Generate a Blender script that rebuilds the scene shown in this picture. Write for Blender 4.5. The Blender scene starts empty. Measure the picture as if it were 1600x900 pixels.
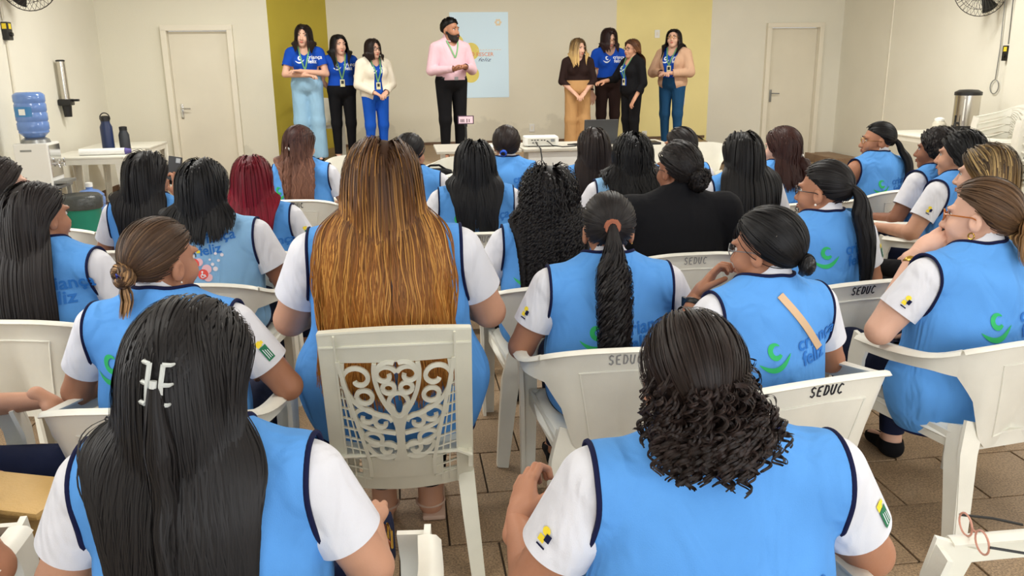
import bpy, bmesh, math, random
import numpy as np
from mathutils import Vector, Matrix

random.seed(7); RNG = np.random.default_rng(11)
SC = bpy.context.scene
COL = SC.collection
D2R = math.radians
A3 = lambda *a: np.array(a, float)

# ---------------------------------------------------------------- camera
CAM_H, CAM_F = 1.58, 1290.0
PITCH, YAW, ROLL = math.radians(15.2), math.radians(-7.5), math.radians(0.8)
_f0 = A3(-math.sin(YAW), math.cos(YAW), 0); _r0 = A3(math.cos(YAW), math.sin(YAW), 0); _u0 = A3(0, 0, 1)
_f = _f0*math.cos(PITCH) - _u0*math.sin(PITCH); _u = _u0*math.cos(PITCH) + _f0*math.sin(PITCH)
_r = _r0*math.cos(ROLL) - _u*math.sin(ROLL); _u = _u*math.cos(ROLL) + _r0*math.sin(ROLL)
cd = bpy.data.cameras.new('camera'); cam = bpy.data.objects.new('camera', cd); COL.objects.link(cam)
cd.sensor_width = 36.0; cd.lens = 36.0*CAM_F/1600.0; cd.clip_start = 0.05
cam.matrix_world = Matrix(((_r[0], _u[0], -_f[0], 0), (_r[1], _u[1], -_f[1], 0), (_r[2], _u[2], -_f[2], CAM_H), (0, 0, 0, 1)))
SC.camera = cam

# ---------------------------------------------------------------- world, daylight, exposure
SC.view_settings.view_transform = 'Standard'; SC.view_settings.look = 'None'
SC.view_settings.gamma = 1.0; SC.view_settings.use_curve_mapping = False
SC.view_settings.exposure = -0.47
w = bpy.data.worlds.new('world'); SC.world = w; w.use_nodes = True
w.node_tree.nodes['Background'].inputs[0].default_value = (0.86, 0.93, 1.0, 1)
w.node_tree.nodes['Background'].inputs[1].default_value = 1.6

def area_light(name, loc, direction, sx, sy, power, color=(1, 1, 1)):
    ld = bpy.data.lights.new(name, 'AREA'); ld.shape = 'RECTANGLE'; ld.size = sx; ld.size_y = sy
    ld.energy = power; ld.color = color
    o = bpy.data.objects.new(name, ld); COL.objects.link(o); o.location = loc
    o.rotation_euler = Vector(direction).to_track_quat('-Z', 'Z').to_euler()
    return o
XL, XR, YB, YF, ZC = -3.75, 7.0, 12.8, -3.2, 3.3          # room: left, right, stage wall, rear, ceiling
# daylight entering through the window openings (side walls) and the wide rear doorway
area_light('window_daylight_left', (XL+0.08, 2.2, 1.75), (1, 0, -0.12), 5.6, 1.5, 210, (1.0, 0.985, 0.95))
area_light('window_daylight_right', (XR-0.08, 2.0, 1.9), (-1, 0, -0.12), 6.2, 1.3, 190, (1.0, 0.985, 0.95))
area_light('rear_doorway_daylight', (1.6, YF+0.08, 1.7), (0, 1, -0.05), 6.5, 2.2, 230, (0.97, 0.985, 1.0))
# ceiling tube fixtures
TUBES = [(x, y) for y in (1.5, 5.2, 9.0) for x in (-1.6, 1.7, 5.0)]
for (x, y) in TUBES:
    area_light('ceiling_tube_light', (x, y, ZC-0.12), (0, 0, -1), 1.2, 0.25, {1.5: 32, 5.2: 72, 9.0: 100}[y], (1.0, 0.98, 0.92))

# ---------------------------------------------------------------- materials
def lin(c):
    return tuple(((v/255.0)/12.92 if v/255.0 <= 0.04045 else ((v/255.0+0.055)/1.055)**2.4) for v in c)
MATS = {}
def mat(name, rgb, rough=0.6, bump=0.0, bscale=60.0, var=0.0, vscale=8.0, metal=0.0, spec=0.5, alpha=None, trans=0.0,
        emit=0.0, stretch=None, attr=False, sheen=0.0):
    if name in MATS: return MATS[name]
    m = bpy.data.materials.new(name); m.use_nodes = True; nt = m.node_tree; n = nt.nodes; L = nt.links
    b = n['Principled BSDF']; c = lin(rgb)+(1,)
    b.inputs['Base Color'].default_value = c; b.inputs['Roughness'].default_value = rough
    b.inputs['Metallic'].default_value = metal; b.inputs['Specular IOR Level'].default_value = spec
    if sheen: b.inputs['Sheen Weight'].default_value = sheen
    if trans: b.inputs['Transmission Weight'].default_value = trans
    if alpha is not None: b.inputs['Alpha'].default_value = alpha
    if emit: b.inputs['Emission Color'].default_value = c; b.inputs['Emission Strength'].default_value = emit
    tc = n.new('ShaderNodeTexCoord'); mp = n.new('ShaderNodeMapping'); L.new(tc.outputs['Object'], mp.inputs['Vector'])
    if stretch: mp.inputs['Scale'].default_value = stretch
    src = None
    if attr:
        at = n.new('ShaderNodeAttribute'); at.attribute_name = 'Col'; src = at.outputs['Color']
        L.new(src, b.inputs['Base Color'])
    if var > 0:
        nz = n.new('ShaderNodeTexNoise'); nz.inputs['Scale'].default_value = vscale; nz.inputs['Detail'].default_value = 5
        L.new(mp.outputs['Vector'], nz.inputs['Vector'])
        mr = n.new('ShaderNodeMapRange'); mr.inputs['From Min'].default_value = 0.3; mr.inputs['From Max'].default_value = 0.7
        mr.inputs['To Min'].default_value = 1-var; mr.inputs['To Max'].default_value = 1+var*0.6
        L.new(nz.outputs['Fac'], mr.inputs['Value'])
        mx = n.new('ShaderNodeMix'); mx.data_type = 'RGBA'; mx.blend_type = 'MULTIPLY'; mx.inputs['Factor'].default_value = 1
        if src: L.new(src, mx.inputs[6])
        else: mx.inputs[6].default_value = c
        L.new(mr.outputs['Result'], mx.inputs[7]); L.new(mx.outputs[2], b.inputs['Base Color'])
    if bump > 0:
        nb = n.new('ShaderNodeTexNoise'); nb.inputs['Scale'].default_value = bscale; nb.inputs['Detail'].default_value = 4
        L.new(mp.outputs['Vector'], nb.inputs['Vector'])
        bp = n.new('ShaderNodeBump'); bp.inputs['Strength'].default_value = bump; bp.inputs['Distance'].default_value = 0.01
        L.new(nb.outputs['Fac'], bp.inputs['Height']); L.new(bp.outputs['Normal'], b.inputs['Normal'])
    MATS[name] = m
    return m

def cloth(name, rgb, rough=0.85, wr=0.5):
    """woven cloth: soft wrinkles plus fine weave"""
    if name in MATS: return MATS[name]
    m = mat(name, rgb, rough, var=0.07, vscale=5.0, spec=0.15)
    nt = m.node_tree; n = nt.nodes; L = nt.links; b = n['Principled BSDF']
    tc = n.new('ShaderNodeTexCoord')
    mp = n.new('ShaderNodeMapping'); mp.inputs['Scale'].default_value = (1.0, 1.0, 0.45); mp.inputs['Rotation'].default_value = (0.2, 0.5, 0.3)
    L.new(tc.outputs['Object'], mp.inputs['Vector'])
    n1 = n.new('ShaderNodeTexNoise'); n1.inputs['Scale'].default_value = 9; n1.inputs['Detail'].default_value = 2; n1.inputs['Distortion'].default_value = 0.8
    L.new(mp.outputs['Vector'], n1.inputs['Vector'])
    n2 = n.new('ShaderNodeTexNoise'); n2.inputs['Scale'].default_value = 420; L.new(tc.outputs['Object'], n2.inputs['Vector'])
    b1 = n.new('ShaderNodeBump'); b1.inputs['Strength'].default_value = wr; b1.inputs['Distance'].default_value = 0.035
    b2 = n.new('ShaderNodeBump'); b2.inputs['Strength'].default_value = 0.25; b2.inputs['Distance'].default_value = 0.002
    L.new(n1.outputs['Fac'], b1.inputs['Height']); L.new(n2.outputs['Fac'], b2.inputs['Height'])
    L.new(b1.outputs['Normal'], b2.inputs['Normal']); L.new(b2.outputs['Normal'], b.inputs['Normal'])
    return m

M_WALL = mat('wall_paint', (236, 233, 219), 0.85, bump=0.15, bscale=120, var=0.04, vscale=1.3)
M_YEL_L = mat('mustard_paint', (200, 182, 66), 0.8, bump=0.15, bscale=120, var=0.06, vscale=1.5)
M_YEL_R = mat('pale_yellow_paint', (250, 236, 168), 0.8, bump=0.15, bscale=120, var=0.05, vscale=1.5)
M_DOOR = mat('door_paint', (232, 226, 208), 0.5, var=0.04, vscale=2)
M_TRIM = mat('frame_paint', (238, 232, 215), 0.45)
M_CEIL = mat('ceiling_paint', (236, 233, 224), 0.9)
M_CHAIR = mat('white_plastic', (236, 234, 222), 0.38, bump=0.04, bscale=250, var=0.05, vscale=9)
M_CHAIR2 = mat('cream_plastic', (230, 228, 210), 0.36, bump=0.04, bscale=250, var=0.05, vscale=9)
M_INK = mat('marker_ink', (40, 40, 48), 0.7)
M_INKF = mat('faded_marker_ink', (158, 158, 156), 0.7)
M_BLACK = mat('black_plastic', (24, 24, 26), 0.4)
M_STEEL = mat('brushed_steel', (205, 200, 190), 0.25, metal=1.0, bump=0.03, bscale=200, stretch=(1, 1, 0.05))
M_CHROME = mat('chrome', (215, 215, 215), 0.12, metal=1.0)
M_GREYM = mat('grey_steel', (150, 152, 152), 0.35, metal=0.6)
M_GOLD = mat('gold_metal', (205, 165, 80), 0.25, metal=1.0)
M_WHITE = mat('white_gloss', (240, 240, 236), 0.3)
M_PAPER = mat('paper', (240, 240, 238), 0.8)
M_CABLE = mat('cable_black', (22, 22, 24), 0.5)
M_VEST = cloth('vest_blue', (92, 156, 226), 0.8, 0.8)
M_VESTL = cloth('vest_light_blue', (142, 188, 228), 0.8, 0.8)
M_NAVY = cloth('navy_binding', (24, 28, 62), 0.85, 0.1)
M_TEE = cloth('white_tee', (220, 220, 226), 0.85, 0.8)
M_ROYAL = cloth('royal_blue_tee', (24, 74, 178), 0.85, 0.35)
M_BLKC = cloth('black_cloth', (20, 20, 23), 0.85, 0.35)
M_NAVYC = cloth('navy_trousers', (26, 32, 56), 0.85, 0.35)
M_GREEN = mat('logo_green', (38, 178, 98), 0.7)
M_TXT = mat('logo_blue', (30, 112, 196), 0.7)
M_PRW = mat('print_white', (232, 238, 245), 0.7)
M_RED = mat('print_red', (232, 84, 74), 0.7)
M_PINK = mat('print_pink', (240, 190, 198), 0.7)
M_PALE = mat('print_pale', (236, 226, 232), 0.7)
M_PURP = mat('print_trunk', (64, 50, 84), 0.7)
M_BADGEG = mat('badge_green', (22, 112, 72), 0.7)
M_BADGEY = mat('badge_yellow', (244, 216, 52), 0.7)
M_TAN = mat('tan_leather', (206, 168, 104), 0.5, bump=0.2, bscale=140, var=0.08)
M_COGNAC = mat('cognac_leather', (150, 78, 36), 0.4, bump=0.15, bscale=140, var=0.1)
def skin(rgb): return mat('skin_%d_%d_%d' % rgb, rgb, 0.5, bump=0.06, bscale=300, var=0.06, vscale=14, spec=0.35)
S_LIGHT, S_MED, S_TAN, S_BROWN, S_DARK = (218, 172, 148), (198, 148, 120), (172, 120, 92), (140, 92, 68), (112, 70, 50)
M_HAIR = mat('hair_strands', (40, 30, 26), 0.48, attr=True, spec=0.22)

# ---------------------------------------------------------------- object helpers
def mesh_obj(name, V, Fc, material, parent=None, smooth=True, mats=None, midx=None, cols=None):
    me = bpy.data.meshes.new(name)
    me.from_pydata([tuple(v) for v in V] if not isinstance(V, np.ndarray) else V.tolist(), [], Fc if isinstance(Fc, list) else Fc.tolist())
    for m in (mats or [material]): me.materials.append(m)
    if midx is not None: me.polygons.foreach_set('material_index', np.asarray(midx, np.int32))
    if smooth: me.polygons.foreach_set('use_smooth', [True]*len(me.polygons))
    if cols is not None:
        a = me.color_attributes.new('Col', 'FLOAT_COLOR', 'POINT')
        c4 = np.ones((len(V), 4), np.float32); c4[:, :3] = cols; a.data.foreach_set('color', c4.ravel())
    me.update()
    o = bpy.data.objects.new(name, me); COL.objects.link(o)
    if parent: o.parent = parent
    return o
def tag(o, label=None, cat=None, group=None, kind=None):
    if label: o['label'] = label
    if cat: o['category'] = cat
    if group: o['group'] = group
    if kind: o['kind'] = kind
    return o
def empty(name, loc=(0, 0, 0), rz=0.0):
    o = bpy.data.objects.new(name, None); COL.objects.link(o); o.location = loc; o.rotation_euler = (0, 0, rz); o.empty_display_size = 0.1
    return o
def copy_tree(o, parent=None):
    c = o.copy(); COL.objects.link(c); c.parent = parent
    for ch in list(o.children): copy_tree(ch, c)
    return c

class MB:
    """collects shapes; build() links them as one mesh object"""
    def __init__(s): s.V = []; s.F = []; s.MI = []; s.mi = 0
    def add(s, V, Fc):
        o = len(s.V); s.V += [tuple(v) for v in V]; s.F += [[i+o for i in f] for f in Fc]; s.MI += [s.mi]*len(Fc); return s
    def box(s, c, d, bev=0.0, rot=None):
        bm = bmesh.new(); bmesh.ops.create_cube(bm, size=1)
        for v in bm.verts: v.co = Vector((v.co.x*d[0], v.co.y*d[1], v.co.z*d[2]))
        if bev > 0: bmesh.ops.bevel(bm, geom=bm.edges[:], offset=min(bev, 0.45*min(d)), segments=2, affect='EDGES', profile=0.6)
        bm.verts.index_update(); M = rot if rot is not None else Matrix.Identity(3)
        V = [tuple((M @ v.co) + Vector(c)) for v in bm.verts]; Fc = [[v.index for v in f.verts] for f in bm.faces]; bm.free()
        return s.add(V, Fc)
    def tube(s, pts, r, n=8, closed=False, flat=1.0, up=(0, 0, 1), cap=True):
        P = np.asarray(pts, float); m = len(P); r = np.broadcast_to(np.asarray(r, float), (m,))
        T = (np.roll(P, -1, 0)-np.roll(P, 1, 0)) if closed else np.gradient(P, axis=0)
        T /= np.linalg.norm(T, axis=1)[:, None]+1e-9
        u = np.asarray(up, float); N = []; prev = None
        for t in T:
            a = u if prev is None else prev
            q = a - t*(a@t)
            if np.linalg.norm(q) < 1e-3: q = A3(1, 0.3, 0)-t*t[0]
            q /= np.linalg.norm(q); N.append(q); prev = q
        N = np.array(N); B = np.cross(T, N)
        V = []; Fc = []
        for i in range(m):
            for k in range(n):
                a = 2*math.pi*k/n; V.append(P[i]+r[i]*(N[i]*math.cos(a)*flat+B[i]*math.sin(a)))
        for i in range(m if closed else m-1):
            j = (i+1) % m
            for k in range(n): Fc.append([i*n+k, i*n+(k+1) % n, j*n+(k+1) % n, j*n+k])
        if not closed and cap: Fc += [list(range(n))[::-1], [(m-1)*n+k for k in range(n)]]
        return s.add(V, Fc)
    def sweep(s, pts, w, h, up=(0, 0, 1), closed=False):
        """rectangular bar along pts; w across (perp. to up), h along up"""
        P = np.asarray(pts, float); m = len(P); u = np.asarray(up, float)
        w = np.broadcast_to(np.asarray(w, float), (m,)); h = np.broadcast_to(np.asarray(h, float), (m,))
        T = (np.roll(P, -1, 0)-np.roll(P, 1, 0)) if closed else np.gradient(P, axis=0)
        T /= np.linalg.norm(T, axis=1)[:, None]+1e-9
        V = []; Fc = []
        for i in range(m):
            b = np.cross(T[i], u); b /= np.linalg.norm(b)+1e-9; q = np.cross(b, T[i])
            for a, c in ((-1, -1), (1, -1), (1, 1), (-1, 1)): V.append(P[i]+b*a*w[i]/2+q*c*h[i]/2)
        for i in range(m if closed else m-1):
            j = (i+1) % m
            for k in range(4): Fc.append([i*4+k, i*4+(k+1) % 4, j*4+(k+1) % 4, j*4+k])
        if not closed: Fc += [[3, 2, 1, 0], [(m-1)*4+k for k in range(4)]]
        return s.add(V, Fc)
    def lathe(s, prof, n=24, c=(0, 0, 0), axis='z'):
        V = []; Fc = []; m = len(prof)
        for (r, z) in prof:
            for k in range(n):
                a = 2*math.pi*k/n; p = (r*math.cos(a), r*math.sin(a), z)
                if axis == 'y': p = (p[0], p[2], p[1])
                if axis == 'x': p = (p[2], p[0], p[1])
                V.append((p[0]+c[0], p[1]+c[1], p[2]+c[2]))
        for i in range(m-1):
            for k in range(n): Fc.append([i*n+k, i*n+(k+1) % n, (i+1)*n+(k+1) % n, (i+1)*n+k])
        Fc += [list(range(n))[::-1], [(m-1)*n+k for k in range(n)]]
        return s.add(V, Fc)
    def sphere(s, c, r, n=12, rot=None):
        r = (r, r, r) if np.isscalar(r) else r
        V = []; Fc = []; m = max(6, n*2//3)
        for i in range(m+1):
            t = math.pi*i/m
            for k in range(n):
                a = 2*math.pi*k/n; p = A3(r[0]*math.sin(t)*math.cos(a), r[1]*math.sin(t)*math.sin(a), r[2]*math.cos(t))
                if rot is not None: p = rot@p
                V.append(p+np.asarray(c))
        for i in range(m):
            for k in range(n): Fc.append([i*n+k, (i+1)*n+k, (i+1)*n+(k+1) % n, i*n+(k+1) % n])
        return s.add(V, Fc)
    def prism(s, poly, z0, z1):
        n = len(poly); V = [(x, y, z0) for x, y in poly]+[(x, y, z1) for x, y in poly]
        Fc = [list(range(n))[::-1], [n+i for i in range(n)]]+[[i, (i+1) % n, n+(i+1) % n, n+i] for i in range(n)]
        return s.add(V, Fc)
    def grid_shell(s, G, t):
        """solid shell from a (nu,nv,3) grid, thickness t along its normals"""
        G = np.asarray(G, float); nu, nv = G.shape[:2]
        du = np.gradient(G, axis=0); dv = np.gradient(G, axis=1); N = np.cross(du, dv); N /= np.linalg.norm(N, axis=2)[..., None]+1e-9
        Aa = (G+N*t/2).reshape(-1, 3); B = (G-N*t/2).reshape(-1, 3); o = nu*nv; Fc = []
        ix = lambda i, j: i*nv+j
        for i in range(nu-1):
            for j in range(nv-1):
                Fc.append([ix(i, j), ix(i+1, j), ix(i+1, j+1), ix(i, j+1)])
                Fc.append([o+ix(i, j), o+ix(i, j+1), o+ix(i+1, j+1), o+ix(i+1, j)])
        ring = [ix(i, 0) for i in range(nu)]+[ix(nu-1, j) for j in range(1, nv)]+[ix(i, nv-1) for i in range(nu-2, -1, -1)]+[ix(0, j) for j in range(nv-2, 0, -1)]
        for a in range(len(ring)):
            p, q = ring[a], ring[(a+1) % len(ring)]; Fc.append([p, o+p, o+q, q])
        return s.add(np.vstack([Aa, B]), Fc)
    def build(s, name, material, parent=None, smooth=False, mats=None):
        me = bpy.data.meshes.new(name); me.from_pydata(s.V, [], s.F)
        for m in (mats or [material]): me.materials.append(m)
        if mats: me.polygons.foreach_set('material_index', s.MI)
        bm = bmesh.new(); bm.from_mesh(me); bmesh.ops.recalc_face_normals(bm, faces=bm.faces[:]); bm.to_mesh(me); bm.free()
        if smooth:
            me.polygons.foreach_set('use_smooth', [True]*len(me.polygons))
            me.set_sharp_from_angle(angle=math.radians(smooth if smooth is not True else 40))
        me.update(); o = bpy.data.objects.new(name, me); COL.objects.link(o)
        if parent: o.parent = parent
        return o
def R3(ax=0, ay=0, az=0): return Matrix.Rotation(az, 3, 'Z') @ Matrix.Rotation(ay, 3, 'Y') @ Matrix.Rotation(ax, 3, 'X')

_TXT = {}
def text2d(s, bold=0.0, italic=0.0):
    """flat text mesh, unit line height, from Blender's built-in font -> verts (n,2), faces"""
    k = (s, bold, italic)
    if k in _TXT: return _TXT[k]
    cu = bpy.data.curves.new('t', 'FONT'); cu.body = s; cu.size = 1.0; cu.offset = bold; cu.shear = italic; cu.resolution_u = 3
    o = bpy.data.objects.new('t', cu); COL.objects.link(o); bpy.context.view_layer.update()
    me = bpy.data.meshes.new_from_object(o.evaluated_get(bpy.context.evaluated_depsgraph_get()))
    V = np.array([v.co[:2] for v in me.vertices]); Fc = [list(p.vertices) for p in me.polygons]
    bpy.data.objects.remove(o); bpy.data.curves.remove(cu); bpy.data.meshes.remove(me)
    _TXT[k] = (V, Fc); return _TXT[k]
# ---------------------------------------------------------------- signed distance modelling (bodies and clothing)
def rcone(P, a, b, ra, rb):
    ax, ay, az = (float(q) for q in a); bx, by, bz = b[0]-ax, b[1]-ay, b[2]-az; il = 1.0/(bx*bx+by*by+bz*bz)
    x, y, z = P[:, 0]-ax, P[:, 1]-ay, P[:, 2]-az
    t = np.clip((x*bx+y*by+z*bz)*il, 0, 1); x = x-t*bx; y = y-t*by; z = z-t*bz
    return np.sqrt(x*x+y*y+z*z)-(ra+(rb-ra)*t)
def ell(P, c, r):
    x, y, z = (P[:, 0]-c[0])/r[0], (P[:, 1]-c[1])/r[1], (P[:, 2]-c[2])/r[2]; k0 = np.sqrt(x*x+y*y+z*z)+1e-6
    x, y, z = x/r[0], y/r[1], z/r[2]
    return k0*(k0-1)/(np.sqrt(x*x+y*y+z*z)+1e-6)
def smin(a, b, k):
    h = np.clip(0.5+0.5*(b-a)/k, 0, 1); return b*(1-h)+a*h-k*h*(1-h)
def grad(fn, P, e=0.003):
    d = fn(P); g = np.stack([fn(P+A3(e, 0, 0))-d, fn(P+A3(0, e, 0))-d, fn(P+A3(0, 0, e))-d], 1)
    g /= np.linalg.norm(g, axis=1)[:, None]+1e-9
    return d, g
def surf_nets(fn, xs, ys, zs, newton=1, K=5):
    """isosurface fn=0 on a rectilinear grid; only blocks near the surface are sampled"""
    ax = [np.asarray(q, float) for q in (xs, ys, zs)]; n = [len(q) for q in ax]
    D = np.empty(n, np.float32)
    cb = [[(i, min(i+K, m)) for i in range(0, m, K)] for m in n]
    cc = [np.array([(a[i]+a[j-1])/2 for i, j in c]) for a, c in zip(ax, cb)]; hh = [np.array([(a[j-1]-a[i])/2+(a[min(j, len(a)-1)]-a[j-1]) for i, j in c]) for a, c in zip(ax, cb)]
    CX, CY, CZ = np.meshgrid(*cc, indexing='ij'); d = fn(np.stack([CX.ravel(), CY.ravel(), CZ.ravel()], 1)).reshape(CX.shape)
    rad = np.sqrt(hh[0][:, None, None]**2+hh[1][None, :, None]**2+hh[2][None, None, :]**2)*1.5+0.012
    ii = [np.minimum(np.arange(m)//K, len(c)-1) for m, c in zip(n, cb)]
    near = np.abs(d) < rad; D[:] = d[np.ix_(*ii)]
    full = near[np.ix_(*ii)]; I = np.nonzero(full)
    D[I] = fn(np.stack([ax[0][I[0]], ax[1][I[1]], ax[2][I[2]]], 1))
    S = D < 0
    c8 = [S[(slice(a, n[0]-1+a)), (slice(b, n[1]-1+b)), (slice(c, n[2]-1+c))] for a in (0, 1) for b in (0, 1) for c in (0, 1)]
    anyv = np.logical_or.reduce(c8); allv = np.logical_and.reduce(c8); act = anyv & ~allv
    A = np.nonzero(act); m = len(A[0]); idx = np.full(act.shape, -1, np.int64); idx[A] = np.arange(m)
    acc = np.zeros((m, 3)); cnt = np.zeros(m)
    for dd in range(3):
        k = [i for i in range(3) if i != dd]
        for u in (0, 1):
            for v in (0, 1):
                o = [0, 0, 0]; o[k[0]] = u; o[k[1]] = v
                p0 = [A[i]+o[i] for i in range(3)]; p1 = list(p0); p1[dd] = p0[dd]+1
                d0, d1 = D[tuple(p0)], D[tuple(p1)]; mm = (d0 < 0) != (d1 < 0); t = np.where(mm, d0/np.where(mm, d0-d1, 1), 0)
                for c in range(3):
                    q = ax[c][p0[c]]
                    if c == dd: q = q+t*(ax[c][p1[c]]-q)
                    acc[:, c] += np.where(mm, q, 0)
                cnt += mm
    V = acc/np.maximum(cnt, 1)[:, None]; Fs = []
    for dd in range(3):
        k = [(dd+1) % 3, (dd+2) % 3]
        a = np.moveaxis(S, (dd, k[0], k[1]), (0, 1, 2)); I = np.moveaxis(idx, (dd, k[0], k[1]), (0, 1, 2))
        e0, e1 = a[:-1, 1:-1, 1:-1], a[1:, 1:-1, 1:-1]; J = np.nonzero(e0 != e1)
        q = np.stack([I[J[0], J[1], J[2]], I[J[0], J[1]+1, J[2]], I[J[0], J[1]+1, J[2]+1], I[J[0], J[1], J[2]+1]], -1)
        flip = ~e0[J]; q[flip] = q[flip][:, ::-1]; Fs.append(q)
    Fc = np.concatenate(Fs); Fc = Fc[(Fc >= 0).all(1)]
    for _ in range(newton):
        dd, g = grad(fn, V); V = V-np.clip(dd, -0.02, 0.02)[:, None]*g
    return V, Fc
def axis_grid(lo, hi, h, fine=None):
    """coordinates from lo to hi at step h; inside fine=(a,b,hf) at step hf"""
    if fine is None: return np.arange(lo, hi+h, h)
    a, b, hf = fine; out = []
    x = lo
    while x < hi+h:
        out.append(x); x += hf if a-h*0.5 <= x <= b else h
    return np.array(out)
def clip(V, Fc, g, loops=False):
    """keep the side g>=0 of a polygon mesh; returns V, faces(list), cut edge loops"""
    g = np.asarray(g, float); V = np.asarray(V, float)
    pos = g >= 0; newV = []; cache = {}; cut = []
    n0 = len(V); lf = Fc.tolist() if isinstance(Fc, np.ndarray) else Fc; ln = np.array([len(f) for f in lf]); st = np.concatenate([[0], np.cumsum(ln)[:-1]])
    sm = np.add.reduceat(pos[np.concatenate(lf) if not isinstance(Fc, np.ndarray) else Fc.ravel()].astype(np.int32), st)
    out = [lf[i] for i in np.nonzero(sm == ln)[0]]
    for fi in np.nonzero((sm > 0) & (sm < ln))[0]:
        f = lf[fi]
        poly = []; cv = []
        for a in range(len(f)):
            i, j = f[a], f[(a+1) % len(f)]
            if pos[i]: poly.append(i)
            if pos[i] != pos[j]:
                key = (min(i, j), max(i, j))
                if key not in cache:
                    t = g[i]/(g[i]-g[j]); cache[key] = n0+len(newV); newV.append(V[i]+t*(V[j]-V[i]))
                poly.append(cache[key]); cv.append(cache[key])
        if len(poly) >= 3: out.append(poly)
        if len(cv) == 2: cut.append(cv)
    V2 = np.vstack([V, np.array(newV)]) if newV else V
    used = np.zeros(len(V2), bool)
    fl = np.concatenate(out) if out else np.zeros(0, int); used[fl] = True
    remap = -np.ones(len(V2), np.int64); remap[used] = np.arange(used.sum()); fl = remap[fl].tolist(); o2 = []; k = 0
    for f in out: o2.append(fl[k:k+len(f)]); k += len(f)
    out = o2
    L = []
    if loops and cut:
        adj = {}
        for a, b in cut: adj.setdefault(a, []).append(b); adj.setdefault(b, []).append(a)
        seen = set()
        starts = [k for k in adj if len(adj[k]) == 1]+list(adj)
        for st in starts:
            if st in seen: continue
            ch = [st]; seen.add(st)
            while True:
                nx = [q for q in adj[ch[-1]] if q not in seen]
                if not nx: break
                ch.append(nx[0]); seen.add(nx[0])
            closed = len(ch) > 3 and ch[0] in adj[ch[-1]]
            if len(ch) > 5: L.append((V2[ch], closed))
    return V2[used], out, L
def smooth_line(P, closed, it=3, step=0.012):
    P = np.asarray(P, float)
    for _ in range(it):
        if closed: P = 0.5*P+0.25*(np.roll(P, 1, 0)+np.roll(P, -1, 0))
        else: P[1:-1] = 0.5*P[1:-1]+0.25*(P[:-2]+P[2:])
    Q = np.vstack([P, P[:1]]) if closed else P
    s = np.concatenate([[0], np.cumsum(np.linalg.norm(np.diff(Q, axis=0), axis=1))]); m = max(6, int(s[-1]/step))
    t = np.linspace(0, s[-1], m+1)[:-1] if closed else np.linspace(0, s[-1], m)
    return np.stack([np.interp(t, s, Q[:, i]) for i in range(3)], 1)
def decal(V2, fn, o, ex, ey, dr, off=0.002, start=0.25):
    """lay flat points (n,2) on the surface fn=0, looking from o along dr"""
    V2 = np.asarray(V2, float); ex, ey, dr = [np.asarray(q, float)/np.linalg.norm(q) for q in (ex, ey, dr)]
    P = np.asarray(o, float)+V2[:, :1]*ex+V2[:, 1:2]*ey-dr*start
    for _ in range(26): P = P+dr*np.clip(fn(P)-off, -0.02, 0.05)[:, None]
    return P
def disc2d(c, r, n=14): return np.array([(c[0]+r*math.cos(2*math.pi*k/n), c[1]+r*math.sin(2*math.pi*k/n)) for k in range(n)]), [list(range(n))]
def band2d(pts, w):
    """flat brush stroke: polyline with width(s)"""
    P = np.asarray(pts, float); T = np.gradient(P, axis=0); T /= np.linalg.norm(T, axis=1)[:, None]+1e-9
    N = np.stack([-T[:, 1], T[:, 0]], 1); w = np.broadcast_to(np.asarray(w, float), (len(P),))[:, None]
    V = np.empty((2*len(P), 2)); V[0::2] = P+N*w/2; V[1::2] = P-N*w/2
    return V, [[2*i, 2*i+1, 2*i+3, 2*i+2] for i in range(len(P)-1)]
def merge2d(parts):
    V = []; Fc = []; o = 0
    for v, f in parts:
        V.append(np.asarray(v)); Fc += [[i+o for i in q] for q in f]; o += len(v)
    return np.vstack(V), Fc

# ---------------------------------------------------------------- hands
_HAND = {}
def hand_mesh(curl, h, side, spread=1.0):
    """wrist at origin, fingers along +Y, palm towards -Z, thumb towards +X*side"""
    k = (round(curl, 2), h, side)
    if k in _HAND: return _HAND[k]
    chains = []
    for bx, ln, by in ((-0.030, 0.058, 0.086), (-0.0105, 0.072, 0.093), (0.0095, 0.078, 0.095), (0.029, 0.070, 0.090)):
        p = A3(bx, by, 0.0); a = -0.25*curl; pts = [p]; segs = (0.45, 0.32, 0.23)
        fan = bx*1.6*spread*(1-curl*0.8)
        for s in segs:
            p = p+ln*s*A3(fan, math.cos(a), math.sin(a)); pts.append(p); a -= 1.25*curl
        chains.append(pts)
    th = [A3(0.030, 0.022, -0.006), A3(0.056-0.006*curl, 0.052, -0.014-0.012*curl), A3(0.064-0.03*curl, 0.080, -0.022-0.022*curl), A3(0.066-0.05*curl, 0.101-0.008*curl, -0.026-0.026*curl)]
    def fn(P):
        d = ell(P, (0, 0.052, 0), (0.041, 0.058, 0.0165)); d = smin(d, rcone(P, (0, -0.03, 0), (0, 0.02, 0), 0.026, 0.024), 0.02)
        d = smin(d, ell(P, (0.022, 0.032, -0.006), (0.02, 0.032, 0.016)), 0.01)
        for pts in chains:
            f = None
            for i in range(3):
                q = rcone(P, pts[i], pts[i+1], 0.0092-0.0008*i, 0.0086-0.0008*i); f = q if f is None else np.minimum(f, q)
            d = smin(d, f, 0.006)
        f = None
        for i in range(3):
            q = rcone(P, th[i], th[i+1], 0.0125-0.0016*i, 0.011-0.0015*i); f = q if f is None else np.minimum(f, q)
        return smin(d, f, 0.008)
    V, Fc = surf_nets(fn, axis_grid(-0.06, 0.09, h), axis_grid(-0.06, 0.19, h), axis_grid(-0.10, 0.035, h), 1)
    if side < 0: V = V*A3(-1, 1, 1); Fc = Fc[:, ::-1]
    _HAND[k] = (V, Fc); return _HAND[k]
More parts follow.
